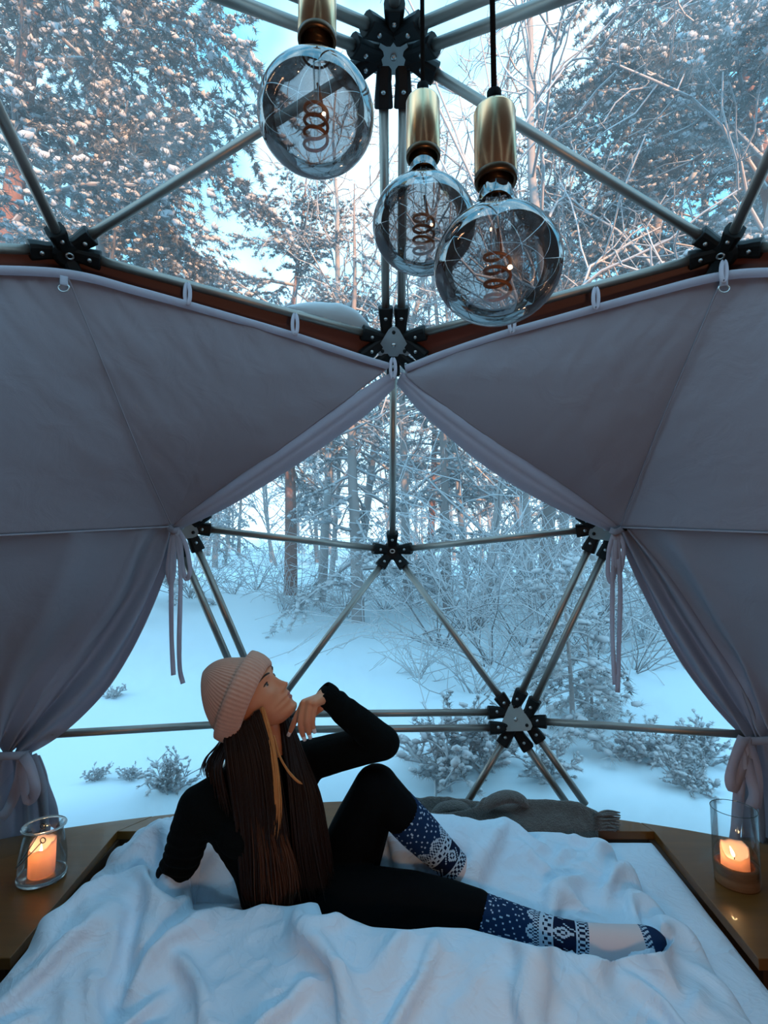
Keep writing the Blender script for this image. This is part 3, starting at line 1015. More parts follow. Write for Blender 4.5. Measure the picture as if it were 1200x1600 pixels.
# ================================================================== WOMAN
M['skin'] = mat('skin', (0.60, 0.235, 0.12), 0.5, spec=0.3, sss=0.12, noise=0.06, scale=30)
M['sweater'] = mat('black_knit', (0.0032, 0.0042, 0.0042), 0.9, spec=0.06, bump=0.35, bscale=260)
M['leggings'] = mat('black_leggings', (0.0026, 0.0032, 0.0036), 0.85, spec=0.06, bump=0.1, bscale=300)
M['beanie'] = mat('beige_knit', (0.56, 0.285, 0.20), 0.95, spec=0.15, noise=0.10, scale=60, bump=0.25, bscale=420, sheen=0.2)
M['brow'] = mat('dark_brow', (0.03, 0.016, 0.010), 0.8)
M['nail'] = mat('pale_nail', (0.78, 0.66, 0.62), 0.25, coat=0.4)
M['eyewhite'] = mat('eye_white', (0.55, 0.52, 0.50), 0.2)
M['iris'] = mat('iris', (0.03, 0.02, 0.014), 0.1)
M['lip'] = mat('lip', (0.36, 0.10, 0.075), 0.4)

UPV = np.array([0, -math.sin(PIT), math.cos(PIT)]); RTV = np.array([1.0, 0, 0]); FWV = np.array([0, math.cos(PIT), math.sin(PIT)])


class Flesh:
    """round limbs joined into one surface by voxel remeshing"""

    def __init__(self):
        self.m = MB()

    def ball(self, c, r, sc=None, axes=None, n=20):
        a = np.linspace(0, math.pi, n // 2 + 1); b = np.arange(n) * 2 * math.pi / n
        P = np.stack([np.sin(a)[:, None] * np.cos(b), np.sin(a)[:, None] * np.sin(b), np.cos(a)[:, None] * np.ones(n)], -1) * r
        if sc is not None: P = P * np.array(sc)
        if axes is not None: P = P @ np.array(axes)
        self.m.grid(P + np.array(c), close_v=True, flip=False)
        return self

    def limb(self, pts, rad, infl=0.0, n=18, k=10):
        pts = np.array(pts, float); rad = np.array(rad, float)
        mcount = (len(pts) - 1) * k + 1
        P = catmull(pts, mcount); Rr = catmull(np.stack([rad, rad, rad], 1), mcount)[:, 0] + infl
        self.m.tube(P, Rr, n)
        self.ball(P[0], Rr[0], n=n); self.ball(P[-1], Rr[-1], n=n)
        return self

    def mesh(self, V, F):
        self.m.add(V, F); return self

    def build(self, name, mt, parent, voxel=0.004, it=5, fac=0.5):
        o = self.m.build(name + '_raw', None, None, smooth=True)
        md = o.modifiers.new('r', 'REMESH'); md.mode = 'VOXEL'; md.voxel_size = voxel; md.use_smooth_shade = True
        if it:
            sm = o.modifiers.new('s', 'SMOOTH'); sm.factor = fac; sm.iterations = it
        dg = bpy.context.evaluated_depsgraph_get(); dg.update()
        ev = o.evaluated_get(dg)
        me = bpy.data.meshes.new_from_object(ev)
        V = np.empty(len(me.vertices) * 3); me.vertices.foreach_get('co', V); V = V.reshape(-1, 3)
        F = [tuple(p.vertices) for p in me.polygons]
        bpy.data.objects.remove(o, do_unlink=True); bpy.data.meshes.remove(me)
        return V, F


woman = thing('person', atz(475, 1412, 0.5), 'person in beige beanie, black jumper and leggings, sitting on the bed, hand at chin', 'person')

J = {k: at(*v) for k, v in {
    'pelvis': (474, 1400, 1.60), 'waist': (428, 1330, 1.57), 'chest': (402, 1262, 1.555), 'neck': (424, 1192, 1.555),
    'shR': (312, 1262, 1.475), 'elR': (285, 1340, 1.50), 'wrR': (250, 1400, 1.60),
    'shL': (482, 1188, 1.64), 'elL': (598, 1160, 1.56), 'wrL': (512, 1088, 1.515),
    'hipR': (446, 1416, 1.55), 'kneeR': (646, 1404, 1.465), 'midR': (745, 1423, 1.41),
    'hipL': (530, 1388, 1.66), 'kneeL': (588, 1232, 1.575), 'midL': (628, 1272, 1.57)}.items()}
side = nrm(J['shR'] - J['shL']); spine = nrm(J['neck'] - J['pelvis'])
front = nrm(np.cross(spine, side)); front = front if front @ (CAM - J['chest']) > 0 else -front


def torso(fl, g):
    c, w, p = J['chest'], J['waist'], J['pelvis']
    fl.limb([c + side * 0.055, w + side * 0.042, p + side * 0.075], [0.088, 0.078, 0.095], g)
    fl.limb([c - side * 0.055, w - side * 0.042, p - side * 0.075], [0.088, 0.078, 0.095], g)
    fl.limb([c, w, p], [0.09, 0.085, 0.10], g)
    fl.limb([J['shR'], 0.5 * (J['shR'] + J['shL']) + spine * 0.012, J['shL']], [0.055, 0.066, 0.055], g)
    fl.limb([J['shR'] * 0.9 + c * 0.1, c + side * 0.06, w + side * 0.05], [0.062, 0.085, 0.07], g)
    fl.limb([J['shL'] * 0.9 + c * 0.1, c - side * 0.06, w - side * 0.05], [0.062, 0.085, 0.07], g)
    for s in (-1, 1):
        fl.ball(c + side * 0.068 * s + front * 0.062 + spine * -0.005, 0.060 + g)


def arms(fl, g, wrist=True):
    fl.limb([J['shR'], 0.5 * (J['shR'] + J['elR']) + side * 0.004, J['elR']], [0.054, 0.047, 0.040], g)
    fl.limb([J['elR'], J['elR'] * 0.55 + J['wrR'] * 0.45, J['wrR']], [0.040, 0.036, 0.027], g)
    fl.limb([J['shL'], 0.5 * (J['shL'] + J['elL']) + UPV * 0.002, J['elL']], [0.054, 0.046, 0.040], g)
    fl.limb([J['elL'], J['elL'] * 0.55 + J['wrL'] * 0.45, J['wrL']], [0.040, 0.035, 0.026], g)


def legs(fl, g):
    fl.limb([J['hipR'], J['hipR'] * 0.5 + J['kneeR'] * 0.5 + UPV * 0.008, J['kneeR']], [0.098, 0.082, 0.062], g)
    fl.limb([J['kneeR'], J['kneeR'] * 0.45 + J['midR'] * 0.55, J['midR']], [0.061, 0.056, 0.047], g)
    fl.limb([J['hipL'], J['hipL'] * 0.5 + J['kneeL'] * 0.5 - RTV * 0.004, J['kneeL']], [0.098, 0.086, 0.064], g)
    fl.limb([J['kneeL'], J['midL']], [0.062, 0.054], g)
    fl.limb([J['hipR'], J['pelvis'], J['hipL']], [0.10, 0.105, 0.10], g)


# ---- head in its own frame: f forward, u up, s towards her right
HO = at(392, 1085, 1.535)
HF = nrm(0.78 * RTV + 0.625 * UPV - 0.13 * FWV)
HU = nrm(-0.625 * RTV + 0.78 * UPV); HU = nrm(HU - HF * (HU @ HF))
HS = np.cross(HF, HU)


def hd(f, u, s):
    return HO + np.multiply.outer(np.asarray(f, float), HF) + np.multiply.outer(np.asarray(u, float), HU) + np.multiply.outer(np.asarray(s, float), HS)


LEV = np.array([(0.108, 0.004, -0.012, 0.006), (0.103, 0.030, -0.036, 0.030), (0.093, 0.050, -0.057, 0.047), (0.075, 0.069, -0.075, 0.062), (0.050, 0.083, -0.088, 0.071),
                (0.022, 0.091, -0.093, 0.0745), (0.004, 0.0855, -0.093, 0.0735), (-0.020, 0.083, -0.088, 0.070), (-0.040, 0.084, -0.078, 0.0655),
                (-0.050, 0.087, -0.066, 0.062), (-0.061, 0.0935, -0.052, 0.058), (-0.0675, 0.0885, -0.044, 0.056), (-0.075, 0.0915, -0.034, 0.053),
                (-0.086, 0.0835, -0.018, 0.048), (-0.100, 0.0895, 0.000, 0.039), (-0.110, 0.083, 0.018, 0.028), (-0.116, 0.068, 0.032, 0.014), (-0.1175, 0.055, 0.045, 0.003)])


def head_mesh():
    nu, na = 120, 112
    uu = np.interp(np.linspace(0, 1, nu), np.linspace(0, 1, len(LEV)), LEV[:, 0])
    o = np.argsort(LEV[:, 0])
    fr, bk, wd = (np.interp(uu, LEV[o, 0], LEV[o, k]) for k in (1, 2, 3))
    for _ in range(1):
        fr[1:-1] = 0.25 * fr[:-2] + 0.5 * fr[1:-1] + 0.25 * fr[2:]
        bk[2:-2] = (bk[:-4] + bk[1:-3] + bk[2:-2] + bk[3:-1] + bk[4:]) / 5
        wd[2:-2] = (wd[:-4] + wd[1:-3] + wd[2:-2] + wd[3:-1] + wd[4:]) / 5
    th = np.arange(na) * 2 * math.pi / na
    U, TH = np.meshgrid(uu, th, indexing='ij')
    cen = np.where(uu > -0.03, -0.005, -0.005 + (-(uu + 0.03)) * 0.35)[:, None]
    co, si = np.cos(TH), np.sin(TH)
    ex = 0.9
    cf = np.sign(co) * np.abs(co) ** ex; sf = np.sign(si) * np.abs(si) ** ex
    Fv = np.where(co > 0, cen + (fr[:, None] - cen) * cf, cen + (cen - bk[:, None]) * cf)
    Sv = wd[:, None] * sf
    front_w = np.clip(co, 0, 1) ** 2
    # the lower face is flatter across and the muzzle narrow
    g = lambda a, m, s: np.exp(-((a - m) / s) ** 2)
    lowf = np.clip(-(U + 0.03) / 0.03, 0, 1)
    Fv = Fv - lowf * 0.55 * np.clip(np.abs(Sv) - 0.012, 0, 1) * front_w
    # nose
    hn = np.interp(U, [-0.056, -0.050, -0.043, -0.037, -0.028, -0.012, 0.004, 0.016], [0.0, 0.004, 0.021, 0.0275, 0.0215, 0.0115, 0.004, 0.0])
    wn_ = np.interp(U, [-0.055, -0.043, -0.036, -0.02, 0.01], [0.012, 0.0125, 0.0095, 0.0075, 0.008])
    Fv = Fv + (co > 0) * hn * np.exp(-(np.abs(Sv) / wn_) ** 2.4)
    # nostril wings
    for s in (-1, 1):
        Fv = Fv + (co > 0) * 0.0065 * g(U, -0.043, 0.006) * g(Sv, s * 0.0135, 0.0045)
        Fv = Fv - (co > 0) * 0.0100 * g(U, -0.002, 0.011) * g(Sv, s * 0.031, 0.014)       # sockets
        Fv = Fv + (co > 0) * 0.0060 * g(U, -0.002, 0.0075) * g(Sv, s * 0.032, 0.011)      # lids over the eyeball
        Fv = Fv + (co > 0) * 0.0045 * g(U, 0.016, 0.006) * g(Sv, s * 0.030, 0.018)        # brow ridge
        Fv = Fv + (co > 0) * 0.0055 * g(U, -0.032, 0.016) * g(Sv, s * 0.044, 0.018)       # cheek
        Fv = Fv - (co > 0) * 0.0030 * g(U, -0.0675, 0.005) * g(Sv, s * 0.024, 0.006)      # mouth corner
    P = hd(Fv, U, Sv)
    n = na
    F = []
    for i in range(nu - 1):
        for j in range(na):
            a = i * n + j; b = i * n + (j + 1) % n
            F.append((a, b, b + n, a + n))
    V = P.reshape(-1, 3)
    F.append(tuple(range(n))[::-1]); F.append(tuple((nu - 1) * n + k for k in range(n)))
    return V, F


FINGERS = {   # knuckle, middle joint, end joint, tip
    'index': [(473, 1101, 1.482), (463, 1121, 1.484), (457, 1135, 1.492), (452, 1146, 1.500)],
    'middle': [(475, 1098, 1.468), (470, 1124, 1.458), (471, 1141, 1.466), (475, 1153, 1.474)],
    'ring': [(484, 1097, 1.460), (480, 1124, 1.452), (481, 1139, 1.460), (484, 1150, 1.468)],
    'little': [(493, 1099, 1.458), (489, 1121, 1.452), (489, 1133, 1.458), (491, 1141, 1.464)],
    'thumb': [(500, 1106, 1.505), (486, 1118, 1.515), (475, 1124, 1.52), (466, 1126, 1.522)]}
FR = {'index': 0.0085, 'middle': 0.0088, 'ring': 0.0083, 'little': 0.0074, 'thumb': 0.0098}
FINGERS_R = {'index': [(212, 1421, 1.60), (196, 1427, 1.59), (184, 1433, 1.58), (176, 1440, 1.575)], 'middle': [(214, 1427, 1.575), (197, 1436, 1.56), (185, 1443, 1.55), (177, 1449, 1.545)],
             'ring': [(220, 1432, 1.56), (205, 1442, 1.545), (194, 1449, 1.535), (186, 1455, 1.53)], 'little': [(228, 1436, 1.55), (216, 1446, 1.535), (208, 1452, 1.525), (202, 1457, 1.52)],
             'thumb': [(240, 1422, 1.62), (226, 1418, 1.635), (214, 1417, 1.64), (205, 1418, 1.645)]}


def hand(fl, wr, fingers, tgt):
    W = wr
    for k, pts in fingers.items():
        p = [at(*q) for q in pts]
        r = FR[k]
        fl.limb(p, [r * 1.12, r * 1.02, r * 0.93, r * 0.72], 0, 12, 6)
        if k != 'thumb':
            fl.limb([W * 0.8 + p[0] * 0.2, W * 0.35 + p[0] * 0.65, p[0]], [0.0165, 0.0130, 0.0108], 0, 12, 6)
        else:
            fl.limb([W * 0.8 + p[0] * 0.2, p[0]], [0.017, 0.0125], 0, 12, 6)


# body: one continuous surface (head, neck, hands; the rest lies under the clothes)
fl = Flesh()
torso(fl, -0.010); arms(fl, -0.010); legs(fl, -0.010)
hv, hf = head_mesh()
fl.mesh(hv, hf)
fl.limb([hd(-0.030, -0.045, 0), hd(-0.022, -0.100, 0) * 0.6 + J['neck'] * 0.4, J['neck']], [0.050, 0.048, 0.056])
fl.limb([J['neck'], J['chest']], [0.055, 0.07])
fl.limb([J['wrL'] * 0.7 + J['elL'] * 0.3, J['wrL'], J['wrL'] * 0.75 + at(*FINGERS['middle'][0]) * 0.25], [0.026, 0.0215, 0.0205])
hand(fl, J['wrL'], FINGERS, None)
fl.limb([J['wrR'] * 0.7 + J['elR'] * 0.3, J['wrR'], at(232, 1418, 1.60)], [0.026, 0.023, 0.021])
hand(fl, at(238, 1412, 1.60), FINGERS_R, None)
fl.limb([J['midR'], at(905, 1467, 1.325), at(1020, 1470, 1.300)], [0.035, 0.026, 0.018])
fl.limb([J['midL'], at(748, 1392, 1.55), at(840, 1424, 1.50)], [0.040, 0.026, 0.018])
bv, bf = fl.build('body', None, None, 0.0032, 2, 0.4)
body = build('body', bv, bf, M['skin'], woman)

# nails on her left hand
for k in ('index', 'middle', 'ring', 'little'):
    p = [at(*q) for q in FINGERS[k]]
    t = nrm(p[3] - p[2]); o = nrm(CAM - p[3]); o = nrm(o - t * (o @ t)); sd = np.cross(t, o)
    c = p[3] + o * FR[k] * 0.60 - t * 0.001
    g = []
    for a in np.linspace(-1, 1, 7):
        g.append([c + t * b * 0.0078 + sd * a * 0.0052 * (1 - 0.15 * b * b) + o * (0.0022 * (1 - a * a) - 0.0012 * (b > 0.9)) for b in np.linspace(-1, 1, 6)])
    MB().grid(np.array(g)).build('nail', M['nail'], body, thick=0.0008)

# face parts
for s in (1, -1):
    e = Flesh(); e.ball((0, 0, 0), 0.0105)
    V = np.vstack(e.m.v) + hd(0.0640, -0.003, s * 0.031)
    eye = build('eye', V, e.m.f, M['eyewhite'], body)
    c = hd(0.0745, -0.002, s * 0.0325)
    ir = MB(); ir.lathe([(0.0, 0.0028), (0.003, 0.0022), (0.0052, 0.0)], 14, c, nrm(HF + 0.15 * HU)); ir.build('iris', M['iris'], eye)
    lash = [hd(0.0765 - 0.45 * abs(q) ** 2 * 0.012 - max(0, q) * 0.006, -0.001 + 0.0035 * (1 - q * q), s * (0.032 + q * 0.0125)) for q in np.linspace(-1, 1, 11)]
    MB().tube(lash, np.interp(np.linspace(0, 1, 11), [0, .5, 1], [0.0010, 0.0023, 0.0020]), 6).build('eyelashes', M['brow'], body)
    br = [hd(0.0905 - 0.0155 * (0.5 + q / 2) ** 2 * 1.5, 0.0175 + 0.004 * math.sin((q + 1) * 1.3) - 0.002 * max(0, q), s * (0.014 + (q + 1) * 0.019)) for q in np.linspace(-1, 1, 12)]
    MB().tube(br, np.interp(np.linspace(0, 1, 12), [0, .4, 1], [0.0022, 0.0030, 0.0010]), 6).build('eyebrow', M['brow'], body)
for nm, u0, f0, r0 in (('upper_lip', -0.0625, 0.0930, 0.0034), ('lower_lip', -0.0735, 0.0915, 0.0040)):
    pts = [hd(f0 - 0.40 * abs(q * 0.021) - 0.010 * q * q, u0 + (-0.0035 if nm == 'upper_lip' else 0.0045) * q * q, q * 0.021) for q in np.linspace(-1, 1, 13)]
    MB().tube(pts, r0 * np.sqrt(np.clip(1 - np.linspace(-0.98, 0.98, 13) ** 2, 0.02, 1)), 10).build(nm, M['lip'], body)

# clothes
fl = Flesh(); torso(fl, 0.006)
G = 0.006
fl.limb([J['shR'], 0.5 * (J['shR'] + J['elR']) + side * 0.004, J['elR']], [0.056, 0.050, 0.045], G)
fl.limb([J['elR'], J['elR'] * 0.55 + J['wrR'] * 0.45, J['wrR']], [0.045, 0.041, 0.033], G)
fl.limb([J['shL'], 0.5 * (J['shL'] + J['elL']) + UPV * 0.002, J['elL']], [0.054, 0.048, 0.044], G)
fl.limb([J['elL'], J['elL'] * 0.5 + J['wrL'] * 0.5, J['wrL'] * 0.97 + J['elL'] * 0.03], [0.044, 0.037, 0.028], G)
fl.limb([J['neck'] + spine * 0.035 - front * 0.004, J['neck'] - spine * 0.02, J['chest']], [0.054, 0.066, 0.08], 0.004)
sv, sf = fl.build('jumper', None, None, 0.0042, 5, 0.5)
# folds at elbow, armpit and waist
d1 = np.abs((sv - J['elR']) @ nrm(J['wrR'] - J['shR'])); d2 = np.abs((sv - J['elL']) @ nrm(J['wrL'] - J['shL']))
fold = 0.0035 * np.sin(sv[:, 2] * 210 + 8 * fbm(sv[:, 0] * 14, sv[:, 1] * 14, sv[:, 2] * 8, 2)) * np.exp(-(np.linalg.norm(sv - J['elR'], axis=1) / 0.09) ** 2)
fold += 0.003 * np.sin(sv[:, 0] * 190 + 8 * fbm(sv[:, 0] * 14, sv[:, 2] * 14, 3.0, 2)) * np.exp(-(np.linalg.norm(sv - J['wrL'], axis=1) / 0.07) ** 2)
fold += 0.006 * (fbm(sv[:, 0] * 14, sv[:, 1] * 14, sv[:, 2] * 14, 3) - 0.45)
me_n = np.zeros_like(sv)
Fa = np.array([f[:4] for f in sf if len(f) == 4])
fnrm = np.cross(sv[Fa[:, 1]] - sv[Fa[:, 0]], sv[Fa[:, 2]] - sv[Fa[:, 0]])
for k in range(4):
    np.add.at(me_n, Fa[:, k], fnrm)
me_n /= np.linalg.norm(me_n, axis=1)[:, None] + 1e-12
sv = sv + me_n * fold[:, None]
jumper = build('jumper', sv, sf, M['sweater'], woman)
# ribbed cuff on the raised sleeve
ax = nrm(J['wrL'] - J['elL'])
cuff = []
for t, r in ((-0.016, 0.0325), (-0.010, 0.0345), (0.0, 0.0350), (0.012, 0.0340), (0.022, 0.0315), (0.0225, 0.0285), (0.010, 0.0265)):
    b1 = nrm(np.cross(ax, [0, 0, 1])); b2 = np.cross(ax, b1)
    a = np.arange(72) * 2 * math.pi / 72
    rr = r + 0.0009 * np.cos(24 * a)
    cuff.append(J['wrL'] + ax * t + rr[:, None] * (np.cos(a)[:, None] * b1 + np.sin(a)[:, None] * b2))
MB().grid(np.array(cuff), close_v=True).build('cuff', M['sweater'], jumper)

fl = Flesh(); legs(fl, 0.004)
lv, lf = fl.build('leggings', None, None, 0.0045, 4, 0.5)
build('leggings', lv, lf, M['leggings'], woman)

# ---- knitted socks: every stitch a face with its own yarn colour
NAVY, LIGHT, PALE, DEEP = (0.008, 0.028, 0.080), (0.42, 0.55, 0.66), (0.66, 0.58, 0.58), (0.004, 0.010, 0.035)
yarn = bpy.data.materials.new('yarn'); yarn.use_nodes = True
_b = yarn.node_tree.nodes['Principled BSDF']; _b.inputs['Roughness'].default_value = 0.95; _b.inputs['Specular IOR Level'].default_value = 0.15
_a = yarn.node_tree.nodes.new('ShaderNodeAttribute'); _a.attribute_name = 'yarn'
yarn.node_tree.links.new(_a.outputs['Color'], _b.inputs['Base Color'])


def stitch(r, c, s_mm, rnd):
    """yarn colour for a stitch: r = distance below the cuff in mm of the leg part, c = column of 72"""
    k = c % 18
    if r < 26: return NAVY
    if r < 112:
        p = 0.05 + 0.10 * (r - 26) / 86
        i = int(r / 4.4); 
        return LIGHT if ((i * 7 + c * 5) % 11 == 0 and rnd < 0.75) or (rnd < 0.02) else NAVY
    q = int((r - 112) / 4.0)
    if q < 5:                     # saw-tooth edge
        tooth = abs((c % 12) - 6)
        return LIGHT if (q - 0 > 4 - tooth * 0.85 and (c + q) % 2 == 0) or abs(q - (4 - tooth * 0.8)) < 0.6 else NAVY
    if q < 7: return LIGHT if (c % 2 == 0) != (q == 6) else DEEP
    if q == 7: return LIGHT
    if q < 12: return LIGHT if (abs((c % 6) - 2.5) + abs((q - 9.5)) in (1.0, 2.0, 3.0)) and not (q in (9, 10) and c % 6 in (2, 3)) else DEEP
    if q == 12: return LIGHT
    if q < 22:                    # diamonds and crosses
        dd = abs(k - 8.5) + abs(q - 16.5) * 1.0
        if dd < 1.6: return LIGHT
        if 2.6 < dd < 4.2: return LIGHT
        if 6.0 < dd < 7.4: return LIGHT if (c + q) % 2 else DEEP
        return DEEP
    if q == 22: return LIGHT
    if q < 27: return LIGHT if ((c % 4) in (0, 1)) == (q % 4 in (0, 1)) else DEEP
    if q == 27: return LIGHT if c % 2 else DEEP
    return None


def sock(path, rad, flat_axis, leg_mm, toe_from, label_unused):
    n = 72
    pts = np.array([at(*p) for p in path]); L_ = np.r_[0, np.cumsum(np.linalg.norm(np.diff(pts, axis=0), axis=1))]
    nr = int(L_[-1] / 0.0042)
    C = catmull(pts, 400); l = np.r_[0, np.cumsum(np.linalg.norm(np.diff(C, axis=0), axis=1))]
    q = np.linspace(0, l[-1], nr)
    C = np.stack([np.interp(q, l, C[:, k]) for k in range(3)], 1)
    rr = np.array(rad, float)
    ra = np.interp(q, L_ * l[-1] / L_[-1], rr[:, 0]); rb = np.interp(q, L_ * l[-1] / L_[-1], rr[:, 1])
    for _ in range(6):
        ra[1:-1] = (ra[:-2] + 2 * ra[1:-1] + ra[2:]) / 4; rb[1:-1] = (rb[:-2] + 2 * rb[1:-1] + rb[2:]) / 4
    T_ = np.gradient(C, axis=0); T_ /= np.linalg.norm(T_, axis=1)[:, None]
    a = np.arange(n) * 2 * math.pi / n
    P = []
    for i in range(nr):
        u = nrm(flat_axis - T_[i] * (T_[i] @ flat_axis)); v = np.cross(T_[i], u)
        w = 1 + 0.006 * np.cos(36 * a)
        P.append(C[i] + (w * ra[i] * np.cos(a))[:, None] * u + (w * rb[i] * np.sin(a))[:, None] * v)
    m = MB(); m.grid(np.array(P), close_v=True)
    m.f.append(tuple((nr - 1) * n + k for k in range(n)))
    ob = m.build('sock', yarn, woman)
    rng = np.random.default_rng(4)
    cols = []
    tot = l[-1] * 1000
    for i in range(nr - 1):
        mm = q[i] * 1000
        for j in range(n):
            c_ = None
            if mm < leg_mm:
                c_ = stitch(mm * 224.0 / leg_mm, j, mm, rng.random())
            if c_ is None:
                if mm > toe_from + 18: c_ = NAVY
                elif mm > toe_from:
                    z = int((mm - toe_from) / 4.2)
                    c_ = (LIGHT if j % 2 else NAVY) if z in (0, 4) else ((LIGHT if ((j + z) % 4 < 2) else NAVY))
                else: c_ = PALE
            cols.append(c_)
    cols.append(NAVY)
    at_ = ob.data.attributes.new('yarn', 'FLOAT_COLOR', 'FACE')
    at_.data.foreach_set('color', np.array([(*c, 1) for c in cols], np.float32).ravel())
    return ob


sk = sock([(733, 1420, 1.415), (775, 1434, 1.395), (830, 1450, 1.365), (880, 1461, 1.335), (905, 1466, 1.325), (935, 1472, 1.315), (970, 1472, 1.308), (1005, 1470, 1.302), (1028, 1469, 1.299), (1040, 1470, 1.296)],
          [(0.048, 0.048), (0.046, 0.046), (0.040, 0.040), (0.034, 0.034), (0.033, 0.033), (0.040, 0.034), (0.036, 0.034), (0.030, 0.036), (0.022, 0.030), (0.006, 0.010)], UPV, 292, 418, '')
sk2 = sock([(619, 1262, 1.575), (650, 1294, 1.572), (690, 1334, 1.566), (722, 1366, 1.558), (740, 1386, 1.552), (760, 1404, 1.545), (790, 1420, 1.53), (830, 1434, 1.51), (850, 1440, 1.50)],
           [(0.0585, 0.0585), (0.058, 0.058), (0.049, 0.049), (0.041, 0.041), (0.038, 0.038), (0.042, 0.036), (0.036, 0.036), (0.026, 0.034), (0.008, 0.010)], UPV, 240, 460, '')

# ---- beanie
BC = at(384, 1091, 1.525)
BA = nrm(-0.935 * RTV + 0.355 * UPV + 0.06 * FWV)            # towards the tip
BU = nrm(0.37 * RTV + 0.93 * UPV); BU = nrm(BU - BA * (BU @ BA)); BD = np.cross(BA, BU)
BTIP = at(313, 1061, 1.53)
na = 264
a = np.arange(na) * 2 * math.pi / na


def bring(c, ru, rd, rib=0.0, ph=0):
    w = 1 + rib / ru * np.cos(66 * a + ph)
    return c + (ru * w * np.cos(a))[:, None] * BU + (rd * w * np.sin(a))[:, None] * BD


rows = []
for t in np.linspace(0, 1, 46):
    c = BC * (1 - t) + (BC + (BTIP - BC) * 1.0) * t
    k = max(0.008, (1 - t ** 2.0)) ** 0.66 * (1 + 0.03 * math.sin(math.pi * min(1, t * 2)))
    # the tip sits towards the top of the crown
    shift = BU * (0.020 * math.sin(math.pi * t * 0.5) ** 2) - BU * 0.010 * math.sin(math.pi * t)
    rows.append(bring(c + shift * (1 if t < 0.999 else 1), 0.1105 * k, 0.088 * k, 0.0016 * min(1, k * 1.4)))
bean = MB().grid(np.array(rows), close_v=True, flip=True)
bean.f.append(tuple((len(rows) - 1) * na + k for k in range(na)))
beanie = bean.build('beanie', M['beanie'], woman)
rows = []
for t, g in ((0.031, 0.000), (0.0365, 0.0115), (0.035, 0.0185), (0.020, 0.0205), (0.0, 0.0190), (-0.018, 0.0155), (-0.027, 0.0105), (-0.030, 0.0055), (-0.028, -0.001), (-0.015, -0.003), (0.0, -0.003)):
    sl = 0.10 * t
    rows.append(bring(BC + BA * t, 0.110 + g - max(0, -t) * 0.10, 0.0865 + g - max(0, -t) * 0.10, 0.0013 if g > 0.004 else 0.0))
MB().grid(np.array(rows), close_v=True, flip=False).build('cuff', M['beanie'], beanie)

# ---- long hair: locks of swept ribbons over a few guides
M['hair'] = mat('dark_brown_hair', (0.020, 0.0075, 0.0040), 0.55, spec=0.2, noise=0.35, scale=18)
M['hair_tip'] = mat('warm_brown_hair', (0.070, 0.024, 0.010), 0.55, spec=0.2, noise=0.3, scale=18)
M['hair_blond'] = mat('golden_hair', (0.50, 0.19, 0.055), 0.5, spec=0.25, noise=0.25, scale=25)


def lock_set(name, guides, count, mt, r0, jitter, seed, fray=0.25):
    """locks interpolated between guide polylines (u, v, d)"""
    rng = np.random.default_rng(seed)
    GP = np.array([[at(*p) for p in catmull(g, 16)] for g in guides])
    m = MB()
    for i in range(count):
        s = rng.random() * (len(GP) - 1 - 1e-6); k = int(s); f = s - k
        P = GP[k] * (1 - f) + GP[k + 1] * f
        t = np.linspace(0, 1, 16)[:, None]
        off = rng.normal(0, 1, 3) * jitter
        wob = np.stack([np.sin(t[:, 0] * (2 + 3 * rng.random()) + rng.random() * 6) for _ in range(3)], 1) * jitter * 0.6
        end = 1 - fray * rng.random() ** 2
        tt = np.linspace(0, end, 18)
        Q = P + off * (0.5 + 0.7 * t) + wob * t
        Q = np.stack([np.interp(tt, t[:, 0], Q[:, c]) for c in range(3)], 1)
        rr = r0 * (0.6 + 0.8 * rng.random()) * np.interp(np.linspace(0, 1, 18), [0, 0.1, 0.75, 1], [0.7, 1, 0.9, 0.10])
        m.tube(Q, rr, 5, cap=False)
    o = m.build(name, mt, woman)
    o['kind'] = 'stuff'
    return o


hairG = [[(352, 1140, 1.47), (356, 1190, 1.43), (368, 1260, 1.43), (378, 1330, 1.435), (384, 1385, 1.44), (400, 1416, 1.44)],
         [(372, 1140, 1.45), (384, 1190, 1.42), (392, 1260, 1.415), (398, 1330, 1.415), (402, 1390, 1.42), (408, 1420, 1.42)],
         [(392, 1128, 1.45), (408, 1180, 1.43), (418, 1250, 1.405), (424, 1330, 1.405), (426, 1390, 1.41), (424, 1420, 1.41)],
         [(404, 1112, 1.46), (422, 1170, 1.44), (436, 1250, 1.41), (446, 1330, 1.41), (450, 1380, 1.42), (446, 1412, 1.42)]]
lock_set('hair', hairG, 1300, M['hair'], 0.0022, 0.0072, 1, 0.35)
hairF = [[(440, 1120, 1.56), (448, 1170, 1.50), (455, 1230, 1.44), (462, 1300, 1.43), (470, 1360, 1.44), (478, 1405, 1.45)],
         [(446, 1120, 1.57), (462, 1175, 1.51), (478, 1230, 1.46), (488, 1300, 1.45), (496, 1350, 1.46), (505, 1390, 1.47)],
         [(450, 1125, 1.58), (470, 1180, 1.53), (494, 1245, 1.49), (504, 1300, 1.48), (508, 1340, 1.485), (512, 1370, 1.49)]]
lock_set('hair', hairF, 700, M['hair'], 0.0022, 0.0072, 2, 0.35)
tips = [[(395, 1270, 1.412), (402, 1330, 1.405), (406, 1390, 1.41), (412, 1422, 1.415)], [(420, 1290, 1.402), (432, 1340, 1.398), (440, 1390, 1.405), (442, 1418, 1.41)], [(440, 1300, 1.402), (452, 1340, 1.40), (458, 1380, 1.41), (455, 1412, 1.415)]]
lock_set('hair_tips', tips, 300, M['hair_tip'], 0.0018, 0.008, 3)
